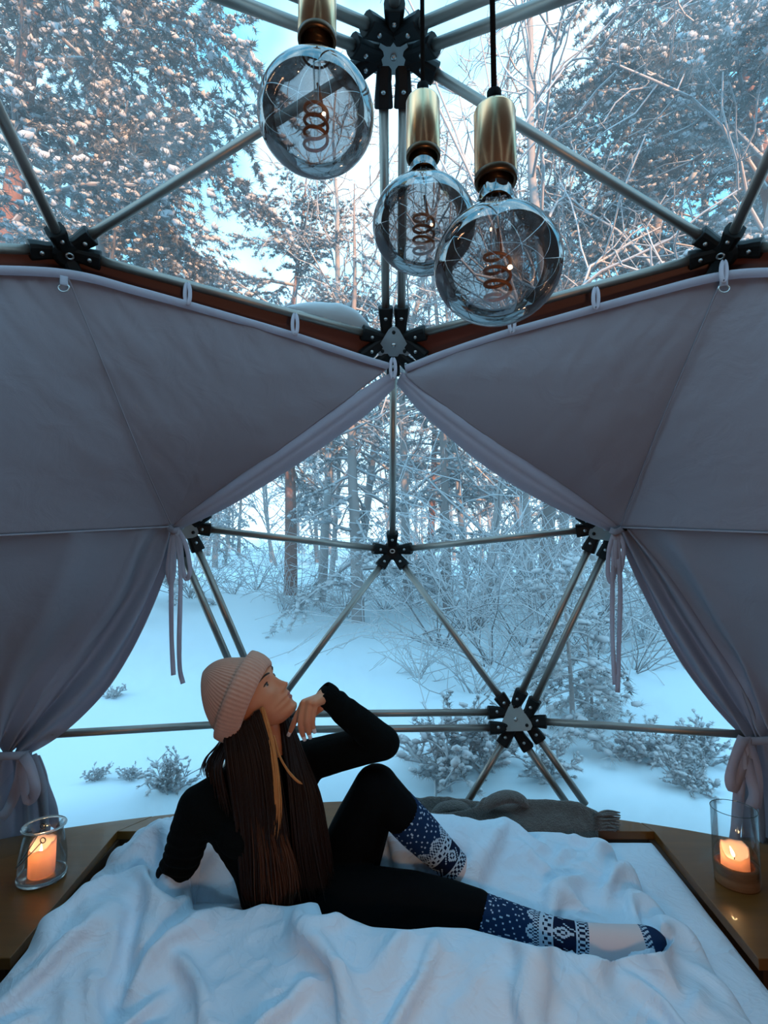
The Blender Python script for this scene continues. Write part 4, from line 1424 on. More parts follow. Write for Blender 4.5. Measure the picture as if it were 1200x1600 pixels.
blond = [[(409, 1106, 1.462), (419, 1150, 1.445), (427, 1200, 1.418), (431, 1250, 1.398), (431, 1290, 1.397), (428, 1318, 1.397)],
         [(411, 1108, 1.462), (424, 1150, 1.446), (433, 1200, 1.42), (437, 1250, 1.40), (436, 1285, 1.398), (433, 1306, 1.398)]]
lock_set('hair_highlight', blond, 110, M['hair_blond'], 0.0015, 0.0040, 4, 0.5)
wisp = [[(428, 1150, 1.45), (436, 1180, 1.43), (450, 1205, 1.42), (466, 1222, 1.415), (478, 1226, 1.415)], [(428, 1150, 1.45), (437, 1180, 1.43), (449, 1202, 1.42), (462, 1217, 1.415), (472, 1224, 1.415)]]
lock_set('hair_highlight', wisp, 14, M['hair_blond'], 0.0016, 0.0012, 5, 0.3)
back = [[(352, 1150, 1.56), (340, 1168, 1.55), (328, 1182, 1.53), (322, 1200, 1.51), (326, 1215, 1.50)], [(360, 1155, 1.50), (352, 1175, 1.46), (345, 1200, 1.425), (352, 1240, 1.42), (360, 1280, 1.425)]]
lock_set('hair', back, 120, M['hair'], 0.0022, 0.005, 6)
# ================================================================== PENDANT BULBS
M['brass'] = mat('brushed_brass', (0.95, 0.52, 0.29), 0.25, 1.0, noise=0.15, scale=14, stretch=(14, 14, 0.2))
M['cord'] = mat('black_cord', (0.0025, 0.0025, 0.003), 0.8, spec=0.1)
M['rim'] = mat('dark_bronze_rim', (0.10, 0.055, 0.028), 0.35, 0.9)
M['filament'] = mat('copper_filament', (0.55, 0.17, 0.06), 0.4, 0.3)
M['smoke'] = film_mat('smoked_bulb_glass', haze=0.0, frost=0.0, tint=(0.56, 0.56, 0.57), gloss=0.9)
_mu = [n for n in M['smoke'].node_tree.nodes if n.type == 'MATH'][0]; _mu.operation = 'MULTIPLY_ADD'; _mu.inputs[1].default_value = 0.72; _mu.inputs[2].default_value = 0.20
_lw = [n for n in M['smoke'].node_tree.nodes if n.type == 'LAYER_WEIGHT'][0]; _lw.inputs['Blend'].default_value = 0.30
M['clearglass'] = film_mat('candle_glass', haze=0.0, frost=0.0, tint=(0.93, 0.95, 0.95), gloss=0.75)


def pendant(u, v, rpx, cap_top, label):
    RB = 0.070
    d = RB * FPX / rpx
    c = at(u, v, d)
    t = thing('pendant_bulb', c, label, 'pendant lamp', 'bulbs hanging in the dome')
    k = RB
    top = c[2] + k * 1.36           # glass enters the socket here
    # glass globe with neck
    prof = []
    for a in np.linspace(-math.pi / 2, math.radians(58), 40):
        prof.append((max(1e-4, k * math.cos(a)), 0.90 * k * math.sin(a)))
    r1, h1 = prof[-1]
    for q in np.linspace(0.12, 1, 10):
        h = h1 + (1.44 * k - h1) * q
        r = 0.245 * k + (r1 - 0.245 * k) * (1 - q) ** 2.4
        prof.append((r, h))
    MB().lathe(prof, 56, c).build('globe', M['smoke'], t)
    # black collar line inside the neck, glass stem and spiral filament
    MB().lathe([(0.24 * k, 1.12 * k), (0.262 * k, 1.13 * k), (0.262 * k, 1.16 * k), (0.24 * k, 1.17 * k)], 32, c).build('collar', M['rim'], t)
    MB().lathe([(0.075 * k, 1.35 * k), (0.07 * k, 0.9 * k), (0.045 * k, 0.5 * k), (0.03 * k, -0.35 * k), (0.001, -0.37 * k)], 16, c).build('stem', M['clearglass'], t)
    q = np.linspace(0, 1, 90)
    tw = 3.6
    hx = np.stack([0.20 * k * np.cos(2 * math.pi * tw * q + 1), 0.20 * k * np.sin(2 * math.pi * tw * q + 1), 0.22 * k - 0.80 * k * q], 1) + c
    hx = np.vstack([[c + np.array([0.02 * k, 0, 0.62 * k])], hx])
    MB().tube(hx, 0.0020, 6).build('filament', M['filament'], t)
    # brass socket cover with a dark turned rim
    sr = 0.335 * k
    s0, s1 = 1.40 * k, 2.60 * k
    MB().lathe([(sr * 0.90, s0), (sr * 1.0, s0 + 0.004), (sr * 1.0, s1 - 0.003), (sr * 0.95, s1), (0.006, s1 + 0.001)], 48, c).build('socket_cover', M['brass'], t)
    MB().lathe([(sr * 0.80, s0 + 0.004), (sr * 0.82, s0 - 0.001), (sr * 0.98, s0 - 0.002), (sr * 1.012, s0 + 0.001), (sr * 1.012, s0 + 0.006), (sr * 0.97, s0 + 0.007)], 48, c).build('socket_rim', M['rim'], t)
    MB().lathe([(0.0, s1 + 0.028), (0.0048, s1 + 0.027), (0.0082, s1 + 0.024), (0.0088, s1 - 0.002), (0.0, s1 - 0.002)], 20, c).build('cord_grip', M['cord'], t)
    zt = 2.74
    MB().tube([c + np.array([0, 0, s1 + 0.02]), (c[0], c[1], zt)], 0.0032, 10).build('cord', M['cord'], t)
    MB().lathe([(0.0, zt - c[2] + 0.03), (0.04, zt - c[2] + 0.03), (0.04, zt - c[2] + 0.012), (0.012, zt - c[2] - 0.004), (0.0, zt - c[2] - 0.004)], 24, c).build('ceiling_rose', M['brass'], t)


pendant(494, 182, 90.5, 0, 'smoked globe bulb whose brass socket is cut by the top of the picture')
pendant(662, 352, 80, 0, 'smallest smoked globe bulb, between and behind the other two')
pendant(777, 415, 99, 0, 'largest and lowest hanging smoked globe bulb with brass socket')

# ================================================================== CANDLES
M['wax'] = bpy.data.materials.new('candle_wax'); M['wax'].use_nodes = True
_n = M['wax'].node_tree; _N = _n.nodes; _L = _n.links; _N.clear()
_o = _N.new('ShaderNodeOutputMaterial'); _m = _N.new('ShaderNodeMixShader'); _m.inputs[0].default_value = 0.55
_d = _N.new('ShaderNodeBsdfDiffuse'); _d.inputs[0].default_value = (0.80, 0.66, 0.60, 1)
_t = _N.new('ShaderNodeBsdfTranslucent'); _t.inputs[0].default_value = (0.90, 0.60, 0.42, 1)
_L.new(_d.outputs[0], _m.inputs[1]); _L.new(_t.outputs[0], _m.inputs[2]); _L.new(_m.outputs[0], _o.inputs[0])
M['flame'] = emis_mat('flame', (1.0, 0.75, 0.42), 3.0)
M['wick'] = mat('wick', (0.01, 0.008, 0.006), 0.9)
M['wire'] = mat('dark_wire', (0.02, 0.014, 0.012), 0.4, 0.8)
M['birchwood'] = mat('turned_wood', (0.22, 0.11, 0.05), 0.6, noise=0.3, scale=25, stretch=(1, 1, 6))


def candle_light(p, e, parent):
    ld = bpy.data.lights.new('candle_light', 'POINT'); ld.energy = e; ld.color = (1.0, 0.60, 0.27); ld.shadow_soft_size = 0.008
    lo = bpy.data.objects.new('candle_light', ld); COL.objects.link(lo)
    lo.parent = parent; lo.location = np.array(p) - WLOC[parent.name]


def candle(parent, c, r, h, crater, flame_off, lean, broken=0.0):
    """wax column with a burnt-out hollow, wick and flame"""
    n = 40
    a = np.arange(n) * 2 * math.pi / n
    rows = []
    rim = h * (1 - broken * np.clip(np.cos(a + math.pi / 2 + 0.35), 0, 1) ** 0.7) + 0.002 * np.sin(a * 3) - 0.0015 * np.cos(a * 7)
    for rr, hh in ((r * 0.96, 0.0), (r, 0.004)):
        rows.append([(rr * math.cos(q), rr * math.sin(q), hh) for q in a])
    for f in (0.5, 0.9, 1.0):
        rows.append([(r * (1 - 0.02 * (f == 1.0)) * math.cos(q), r * (1 - 0.02 * (f == 1.0)) * math.sin(q), z * f) for q, z in zip(a, rim)])
    for rr, dz in ((0.90, -0.002), (0.84, -0.012)):
        rows.append([(r * rr * math.cos(q), r * rr * math.sin(q), z + dz) for q, z in zip(a, rim)])
    zb = h - crater
    rows.append([(r * 0.76 * math.cos(q), r * 0.76 * math.sin(q), min(z - 0.014, zb + 0.004)) for q, z in zip(a, rim)])
    rows.append([(r * 0.4 * math.cos(q), r * 0.4 * math.sin(q), zb) for q in a])
    rows.append([(1e-4 * math.cos(q), 1e-4 * math.sin(q), zb) for q in a])
    m = MB(); m.grid(np.array(rows) + c, close_v=True)
    m.f.append(tuple(range(n))[::-1])
    m.build('candle', M['wax'], parent)
    fb = np.array(c) + np.array([flame_off[0], flame_off[1], zb])
    w = bpy.data.objects  # noqa
    wk = MB().tube([fb, fb + np.array([0.001, 0, 0.006]), fb + np.array([0.003 + lean * 0.006, 0, 0.011])], 0.0011, 6).build('wick', M['wick'], parent)
    prof = [(0.0003, 0.0), (0.0030, 0.003), (0.0046, 0.008), (0.0044, 0.014), (0.0030, 0.022), (0.0014, 0.029), (0.0002, 0.034)]
    f = MB(); f.lathe(prof, 16, fb + np.array([0, 0, 0.008]), nrm((lean, 0, 1))); f.build('flame', M['flame'], parent)
    return fb + np.array([lean * 0.02, 0, 0.024])


# jar lantern on the left shelf
jc = atz(65, 1372, LEDGE_Z); jc[2] = LEDGE_Z
jar = thing('candle_jar', jc, 'squat glass jar lantern with lit candle and wire handle on the left shelf', 'candle')
prof = [(0.0005, 0.010), (0.050, 0.009), (0.0645, 0.014), (0.0655, 0.024), (0.0665, 0.045), (0.0655, 0.070), (0.061, 0.100), (0.0555, 0.125), (0.0525, 0.138), (0.0535, 0.146), (0.0570, 0.151), (0.0590, 0.154)]
MB().lathe(prof, 56, jc).build('glass', M['clearglass'], jar)
M['thickglass'] = mat('thick_glass', (0.75, 0.85, 0.86), 0.06, spec=0.6); M['thickglass'].node_tree.nodes['Principled BSDF'].inputs['Transmission Weight'].default_value = 0.75
base = [(0.0005, 0.0015), (0.058, 0.0015), (0.066, 0.004), (0.0685, 0.011), (0.0665, 0.017), (0.060, 0.0125), (0.0005, 0.0115)]
MB().lathe(base, 56, jc).build('base', M['thickglass'], jar)
a = np.linspace(0, 2 * math.pi, 57)[:-1]
MB().lathe([(0.0585 + 0.0036 * math.cos(q), 0.155 + 0.0036 * math.sin(q)) for q in np.linspace(0, 2 * math.pi, 11)], 56, jc).build('rim', M['thickglass'], jar)
lp = candle(jar, jc + np.array([-0.002, 0, 0.013]), 0.0370, 0.100, 0.052, (0, -0.006), 0.0, broken=0.22)
candle_light(lp, 0.13, jar)
# bail handle: loops at two sides of the rim, wire fallen to the left
for nm, pt in (('a', at(67, 1291, 1.645)), ('b', at(67, 1313, 1.555))):
    q = np.linspace(0, 2 * math.pi, 15)
    MB().tube([pt + 0.0075 * (math.cos(s) * RTV + math.sin(s) * np.array([0, 0, 1])) for s in q], 0.0014, 6, cap=False).build('handle_loop', M['wire'], jar)
hp = [at(64, 1296, 1.645), at(55, 1312, 1.64), at(38, 1338, 1.63), at(24, 1357, 1.605), at(30, 1352, 1.58), at(48, 1334, 1.56), at(64, 1317, 1.553)]
MB().tube(catmull(hp, 40), 0.0013, 6).build('handle', M['wire'], jar)

# hurricane glass on the right shelf
hc = atz(1152, 1379, LEDGE_Z); hc[2] = LEDGE_Z
hur = thing('candle_hurricane', hc, 'tall glass cylinder with lit candle in a wooden base on the right shelf', 'candle')
HR_, HH = 0.0620, 0.215
MB().lathe([(0.0005, 0.0005), (0.0580, 0.0005), (0.0600, 0.004), (0.0605, 0.052), (0.058, 0.056), (0.048, 0.056), (0.046, 0.051), (0.045, 0.038), (0.0005, 0.038)], 56, hc).build('wooden_base', M['birchwood'], hur)
MB().lathe([(HR_, 0.030), (HR_, HH)], 64, hc).build('glass', M['clearglass'], hur)
M['glassedge'] = mat('glass_edge', (0.05, 0.07, 0.07), 0.1, spec=0.6)
MB().lathe([(HR_ + 0.0011 * math.cos(q), HH + 0.0011 * math.sin(q)) for q in np.linspace(0, 2 * math.pi, 9)], 64, hc).build('rim', M['glassedge'], hur)
lp = candle(hur, hc + np.array([-0.003, 0, 0.039]), 0.0380, 0.070, 0.040, (-0.006, -0.006), -0.38, broken=0.40)
candle_light(lp, 0.13, hur)

# ================================================================== WOOL THROW
M['wool'] = mat('grey_wool', (0.098, 0.084, 0.074), 0.95, spec=0.1, noise=0.45, scale=90, bump=0.8, bscale=200, sheen=0.3)
thr = thing('throw', atz(800, 1275, 0.52), 'grey wool throw with fringed end crumpled at the head of the bed', 'blanket')


def fold_roll(path, ra, rb, name, tw=0.0, seed=0):
    P = catmull([at(*p) for p in path], 70)
    n = 36
    a = np.arange(n) * 2 * math.pi / n
    t = np.linspace(0, 1, 70)
    A_ = np.interp(t, np.linspace(0, 1, len(ra)), ra); B_ = np.interp(t, np.linspace(0, 1, len(rb)), rb)
    T_ = np.gradient(P, axis=0); T_ /= np.linalg.norm(T_, axis=1)[:, None]
    rows = []
    for i in range(70):
        up = nrm(np.array([0, 0, 1.0]) - T_[i] * T_[i][2]); sd = np.cross(T_[i], up)
        an = a + tw * t[i]
        w = 1 + 0.10 * np.sin(2 * an + 5 * t[i] + seed) + 0.22 * (fbm(np.cos(a) * 1.3 + seed, np.sin(a) * 1.3, t[i] * 9.0, 3) - 0.45)
        rows.append(P[i] + (A_[i] * w * np.cos(an))[:, None] * up + (B_[i] * w * np.sin(an))[:, None] * sd)
    m = MB(); m.grid(np.array(rows), close_v=True)
    m.f.append(tuple(range(n))); m.f.append(tuple(69 * n + k for k in range(n))[::-1])
    return m.build(name, M['wool'], thr)


def throw_sheet():
    nx, ny = 190, 80
    A_ = pl([(626, 1262, 2.07), (700, 1258, 2.08), (790, 1256, 2.08), (880, 1264, 2.03), (936, 1275, 1.955)], nx)
    B_ = pl([(640, 1300, 1.90), (700, 1301, 1.89), (760, 1302, 1.87), (830, 1304, 1.86), (890, 1306, 1.85), (934, 1300, 1.86)], nx)
    t = np.linspace(0, 1, ny)[None, :, None]
    P = A_[:, None] * (1 - t) + B_[:, None] * t
    X, Y = P[..., 0], P[..., 1]

    def rdg(pts, w, h, back=1.0):
        return crest(X, Y, [P2(*p) for p in pts], w, h, back)

    H = 0.062 * np.sin(np.linspace(0.0, math.pi, ny))[None, :] ** 0.35 * np.interp(np.linspace(0, 1, nx), [0, .05, .35, .6, .85, 1], [.3, .8, .75, .9, .9, .55])[:, None]
    H = H + rdg([(630, 1256, .56), (700, 1252, .57), (745, 1262, .56)], 0.030, 0.030)
    H = H + rdg([(640, 1284, .54), (700, 1287, .54), (742, 1279, .55), (762, 1256, .58)], 0.018, 0.045)
    H = H + rdg([(828, 1254, .58), (870, 1260, .57), (905, 1273, .55), (930, 1283, .53)], 0.034, 0.030)
    H = H + 0.016 * (fbm(X * 16, Y * 16, 2.0, 3) - 0.45)
    P[..., 2] = 0.503 + np.clip(H, 0.004, 1)
    top = P
    m = MB(); m.grid(top, flip=False)
    return m


throw_sheet().build('fabric', M['wool'], thr, thick=0.007)
fold_roll([(684, 1291, 1.93), (720, 1290, 1.925), (742, 1280, 1.93), (756, 1262, 1.945), (775, 1249, 1.955), (798, 1245, 1.96), (816, 1251, 1.96), (824, 1263, 1.965)],
          [0.006, 0.013, 0.018, 0.020, 0.019, 0.018, 0.016, 0.006], [0.02, 0.028, 0.03, 0.03, 0.04, 0.04, 0.03, 0.012], 'fold', 0.3, 4)
fold_roll([(664, 1284, 1.955), (690, 1263, 1.965), (722, 1261, 1.965), (744, 1272, 1.955)],
          [0.006, 0.014, 0.015, 0.006], [0.02, 0.03, 0.03, 0.012], 'fold', -0.4, 7)
rng = np.random.default_rng(9)
for k in range(26):
    s = k / 25
    p0 = at(931 + 3 * math.sin(k), 1273 + 23 * s, 1.885 - 0.02 * s)
    u1 = 962 + rng.uniform(-5, 8); v1 = 1271 + 27 * s + rng.uniform(-3, 3)
    p2 = atz(u1, v1, 0.508 + 0.03 * max(0, 0.75 - s)); p1 = 0.5 * (p0 + p2) + np.array([0, 0, 0.006]) + rng.normal(0, 0.003, 3)
    MB().tube(catmull([p0, p1, p2], 8), [0.0032, 0.0042, 0.0042, 0.0040, 0.0038, 0.0036, 0.0034, 0.0026], 5).build('tassel', M['wool'], thr)
# ================================================================== SNOW AND FOREST


def snowy(name, col, lo=0.15, hi=0.55, snow=(0.46, 0.47, 0.485), noise_scale=6.0, rough=0.9, frost=0.0, var=0.25):
    """bark, twig or needle surface carrying snow where it faces up"""
    m = bpy.data.materials.new(name); m.use_nodes = True
    nt = m.node_tree; N = nt.nodes; L = nt.links
    b = N['Principled BSDF']; b.inputs['Roughness'].default_value = rough; b.inputs['Specular IOR Level'].default_value = 0.2
    geo = N.new('ShaderNodeNewGeometry'); sp = N.new('ShaderNodeSeparateXYZ'); L.new(geo.outputs['Normal'], sp.inputs[0])
    tc = N.new('ShaderNodeTexCoord'); ns = N.new('ShaderNodeTexNoise'); ns.inputs['Scale'].default_value = noise_scale; ns.inputs['Detail'].default_value = 5
    L.new(tc.outputs['Object'], ns.inputs['Vector'])
    ad = N.new('ShaderNodeMath'); ad.operation = 'MULTIPLY_ADD'; ad.inputs[1].default_value = 1.2; L.new(ns.outputs['Fac'], ad.inputs[0])
    sb = N.new('ShaderNodeMath'); sb.operation = 'SUBTRACT'; sb.inputs[1].default_value = 0.6; L.new(sp.outputs['Z'], sb.inputs[0]); L.new(sb.outputs[0], ad.inputs[2])
    mr = N.new('ShaderNodeMapRange'); mr.inputs['From Min'].default_value = lo; mr.inputs['From Max'].default_value = hi
    mr.inputs['To Min'].default_value = frost; L.new(ad.outputs[0], mr.inputs['Value'])
    mv = N.new('ShaderNodeMix'); mv.data_type = 'RGBA'; mv.inputs['A'].default_value = (*[c * (1 - var) for c in col], 1); mv.inputs['B'].default_value = (*[c * (1 + var) for c in col], 1)
    L.new(ns.outputs['Fac'], mv.inputs['Factor'])
    mx = N.new('ShaderNodeMix'); mx.data_type = 'RGBA'; L.new(mr.outputs[0], mx.inputs['Factor']); L.new(mv.outputs['Result'], mx.inputs['A']); mx.inputs['B'].default_value = (*snow, 1)
    L.new(mx.outputs['Result'], b.inputs['Base Color'])
    return m


M['birch_bark'] = snowy('birch_bark', (0.30, 0.27, 0.26), 0.25, 0.6, frost=0.12)
M['pine_bark'] = snowy('pine_bark', (0.20, 0.13, 0.105), 0.15, 0.6, frost=0.36)
M['red_bark'] = snowy('red_pine_bark', (0.20, 0.085, 0.060), 0.15, 0.55, frost=0.10)
M['twig'] = snowy('frosted_twig', (0.16, 0.125, 0.115), 0.0, 0.45, frost=0.22)
M['twig_dark'] = snowy('bare_twig', (0.085, 0.062, 0.055), 0.15, 0.6, frost=0.12)
M['needle'] = snowy('frosted_needles', (0.090, 0.086, 0.075), 0.10, 0.70, frost=0.36, noise_scale=3.0, var=0.5)
M['needle_near'] = snowy('pine_needles', (0.100, 0.085, 0.065), 0.15, 0.75, frost=0.26, noise_scale=3.0, var=0.5)
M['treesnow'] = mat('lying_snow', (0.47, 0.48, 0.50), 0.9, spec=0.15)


def ground_z(x, y):
    x = np.asarray(x, float); y = np.asarray(y, float)
    r = np.hypot(x - 0.03, y + 0.05)
    f = np.clip((r - 1.80) / 0.45, 0, 1); f = f * f * (3 - 2 * f)
    base = 0.30 + 0.040 * np.clip(r - 2, 0, 18) + 0.05 * np.clip(r - 20, 0, 100)
    base = base + 0.55 * np.exp(-(((x - 5.0) / 2.6) ** 2 + ((y - 6.0) / 2.6) ** 2)) + 0.25 * np.exp(-(((x + 4.5) / 2.5) ** 2 + ((y - 9.0) / 3) ** 2))
    base = base + 0.35 * (fbm(x * 0.16 + 9, y * 0.16 + 9, 0.0, 3) - 0.45) * np.clip((r - 2) / 4, 0, 1) + 0.10 * (fbm(x * 0.9 + 5, y * 0.9 + 5, 1.0, 3) - 0.45)
    back = np.clip((-y - 9) / 22, 0, 1); back = back * back * (3 - 2 * back)
    base = base + back * 7.0  # unseen hill added behind, shades dome and lower trees from the low sun
    return -0.12 + (base + 0.12) * f


def terrain():
    g = np.concatenate([-np.geomspace(90, 2.6, 46), np.linspace(-2.5, 2.5, 51), np.geomspace(2.6, 90, 46)])
    X, Y = np.meshgrid(g, g, indexing='ij')
    Y = Y + 1.0 * 0
    Z = ground_z(X, Y)
    o = MB().grid(np.stack([X, Y, Z], -1), flip=True).build('ground', M['snow'], None)
    tag(o, kind='structure')


terrain()


def poly_tube(m, P, r, n):
    m.tube(P, r, n, cap=False)


def wander(rng, p, d, L_, k, bend, up=0.0):
    pts = [np.array(p, float)]; d = nrm(d)
    for _ in range(k):
        d = nrm(d + rng.normal(0, bend, 3) + np.array([0, 0, up]))
        pts.append(pts[-1] + d * L_ / k)
    return np.array(pts)


def snow_strip(m, P, r, n=5):
    """snow lying along the upper side of a limb"""
    Q = P + np.array([0, 0, 1.0]) * (np.asarray(r)[:, None] * 0.75)
    m.tube(Q, np.asarray(r) * 1.05 + 0.004, n, cap=False)


def birch(seed, H=9.0, r0=0.10, nb=30, lean=0.04, n2=7, n3=4, spread=0.34):
    rng = np.random.default_rng(seed)
    T_, B, S = MB(), MB(), MB()
    tr = wander(rng, (0, 0, -0.3), (rng.normal(0, lean), rng.normal(0, lean), 1), H + 0.3, 14, 0.055, 0.05)
    rt = r0 * np.linspace(1, 0.12, len(tr)) ** 0.9
    T_.tube(tr, rt, 8, cap=False)
    snow_strip(S, tr + np.array([0.25, 0.1, 0]) * rt[:, None], rt * 0.55, 5)
    az = rng.random() * 6
    for i in range(nb):
        t = 0.18 + 0.80 * (i + rng.random()) / nb
        k = t * (len(tr) - 1); j = int(k); p = tr[j] * (1 - k + j) + tr[min(j + 1, len(tr) - 1)] * (k - j)
        az += 2.4 + rng.normal(0, 0.3)
        el = R(rng.uniform(18, 58))
        Lb = H * spread * (1.05 - t) * rng.uniform(0.7, 1.25) + 0.45
        br = wander(rng, p, (math.cos(az) * math.cos(el), math.sin(az) * math.cos(el), math.sin(el)), Lb, 6, 0.20, 0.03)
        rb = max(0.008, r0 * 0.30 * (1.1 - t)) * np.linspace(1, 0.3, 7)
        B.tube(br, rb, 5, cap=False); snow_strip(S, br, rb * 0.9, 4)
        for q in range(n2):
            s = rng.uniform(0.2, 1.0) * 6; a = int(min(s, 5)); pp = br[a] * (1 - s + a) + br[a + 1] * (s - a)
            dd = nrm(br[min(a + 1, 6)] - br[a]) + rng.normal(0, 0.65, 3)
            tw = wander(rng, pp, dd, Lb * rng.uniform(0.25, 0.5), 4, 0.25, -0.03)
            rw = np.linspace(0.0075, 0.004, 5); B.tube(tw, rw, 4, cap=False); snow_strip(S, tw, rw * 0.9, 3)
            for w in range(n3):
                a = rng.integers(1, 5)
                t3 = wander(rng, tw[a], nrm(tw[a] - tw[a - 1]) + rng.normal(0, 0.7, 3), rng.uniform(0.15, 0.40), 3, 0.3, -0.04)
                B.tube(t3, np.linspace(0.0045, 0.002, 4) * 1.1, 3, cap=False)
    return dict(trunk=(T_, 'birch_bark'), branches=(B, 'twig'), snow=(S, 'treesnow'))


# templates for one needle spray and its load of snow
_ico = bmesh.new(); bmesh.ops.create_icosphere(_ico, subdivisions=1, radius=1.0)
_ico.verts.ensure_lookup_table()
ICOV = np.array([v.co[:] for v in _ico.verts]); ICOF = np.array([[v.index for v in f.verts] for f in _ico.faces]); _ico.free()


def spray_template(seed, n=20):
    rng = np.random.default_rng(seed)
    V, F = [], []
    for i in range(n):
        a = rng.uniform(-1.9, 1.9); e_ = rng.uniform(-0.6, 0.5)
        d = np.array([math.cos(a) * math.cos(e_), math.sin(a) * math.cos(e_), math.sin(e_)])
        s = nrm(np.cross(d, [0, 0, 1])) * 0.055; o = np.array([rng.uniform(-0.3, 0.5), 0, 0])
        V += [o - s, o + s, o + d * rng.uniform(0.7, 1.15) + rng.normal(0, 0.08, 3)]; F.append((3 * i, 3 * i + 1, 3 * i + 2))
    return np.array(V), np.array(F)


SPR = [spray_template(k) for k in range(4)]


def scatter(m, tv, tf, P, D, S, rng, zsq=1.0, lumpy=0.0):
    """many copies of a template: positions P, headings D, sizes S"""
    n = len(P)
    x = D / (np.linalg.norm(D, axis=1)[:, None] + 1e-9)
    y = np.cross(np.broadcast_to([0, 0, 1.0], x.shape), x); y /= np.linalg.norm(y, axis=1)[:, None] + 1e-9
    z = np.cross(x, y)
    V = tv[None, :, 0:1] * x[:, None] + tv[None, :, 1:2] * y[:, None] + tv[None, :, 2:3] * z[:, None] * zsq
    if lumpy:
        V = V * (1 + rng.normal(0, lumpy, (n, len(tv), 1)))
    V = V * S[:, None, None] + P[:, None]
    F = (tf[None] + (np.arange(n) * len(tv))[:, None, None]).reshape(-1, tf.shape[1])
    m.v.append(V.reshape(-1, 3)); m.f.extend(map(tuple, (F + m.n).tolist())); m.n += n * len(tv)


def conifer(seed, H=10.0, r0=0.13, nb=46, rad=1.9, start=0.12, pine=False, tuft=0.11, dens=1.0, droop=-0.06, snow=1.0, needle='needle', bark='pine_bark', lumps=1.0, limb=1.0):
    rng = np.random.default_rng(seed)
    T_, B, S, N_ = MB(), MB(), MB(), MB()
    tr = wander(rng, (0, 0, -0.3), (rng.normal(0, .02), rng.normal(0, .02), 1), H + 0.3, 12, 0.03, 0.05)
    rt = r0 * np.linspace(1, 0.10, len(tr)); T_.tube(tr, rt, 8, cap=False)
    P, D, SZ = [], [], []
    az = rng.random() * 6
    for i in range(nb):
        t = start + (0.985 - start) * (i + rng.random() * 0.6) / nb
        k = t * (len(tr) - 1); j = min(int(k), len(tr) - 2); p = tr[j] * (1 - k + j) + tr[j + 1] * (k - j)
        az += 2.4 + rng.normal(0, 0.3)
        if pine:
            prof = math.sin(min(1, (t - start) / (1 - start) * 0.85 + 0.22) * math.pi) ** 0.6; el = R(rng.uniform(-12, 35))
        else:
            prof = (1.04 - t) / (1.04 - start); el = R(rng.uniform(-22, 8))
        Lb = rad * prof * rng.uniform(0.75, 1.2) + 0.15
        br = wander(rng, p, (math.cos(az) * math.cos(el), math.sin(az) * math.cos(el), math.sin(el)), Lb, 6, 0.14, droop)
        rb = max(0.007, r0 * 0.26 * (1.1 - t) * (limb if i % 3 == 0 else 1)) * np.linspace(1, 0.25, 7); B.tube(br, rb, 5, cap=False); snow_strip(S, br, rb, 4)
        nt_ = max(3, int(Lb * 6.5 * dens))
        for q in range(nt_):
            s = (0.22 + 0.78 * (q + rng.random()) / nt_) * 6; a = int(min(s, 5)); pp = br[a] * (1 - s + a) + br[a + 1] * (s - a)
            d0 = nrm(br[a + 1] - br[a]); sd = nrm(np.cross(d0, [0, 0, 1])) * (1 if q % 2 else -1)
            dd = nrm(d0 * 0.8 + sd * rng.uniform(0.4, 1.2) + np.array([0, 0, rng.uniform(-0.5, 0.15)]))
            Lt = (0.18 + 0.22 * Lb) * rng.uniform(0.6, 1.1)
            nk = max(2, int(Lt / (tuft * 0.75)))
            for w in range(nk):
                f = (w + 0.5) / nk
                P.append(pp + dd * Lt * f + np.array([0, 0, -0.10 * Lt * f * f]) + rng.normal(0, 0.02, 3)); D.append(dd + rng.normal(0, 0.3, 3)); SZ.append(tuft * rng.uniform(0.7, 1.25))
    P, D, SZ = np.array(P), np.array(D), np.array(SZ)
    for k in range(4):
        sl = slice(k, None, 4)
        scatter(N_, SPR[k][0], SPR[k][1], P[sl], D[sl], SZ[sl], rng)
    keep = rng.random(len(P)) < 0.80 * snow
    Q = P[keep] + np.array([0, 0, 0.24]) * SZ[keep][:, None]
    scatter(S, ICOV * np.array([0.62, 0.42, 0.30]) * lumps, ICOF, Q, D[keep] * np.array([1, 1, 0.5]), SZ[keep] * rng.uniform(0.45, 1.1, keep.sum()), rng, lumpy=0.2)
    return dict(trunk=(T_, bark), branches=(B, 'twig'), needles=(N_, needle), snow=(S, 'treesnow'))


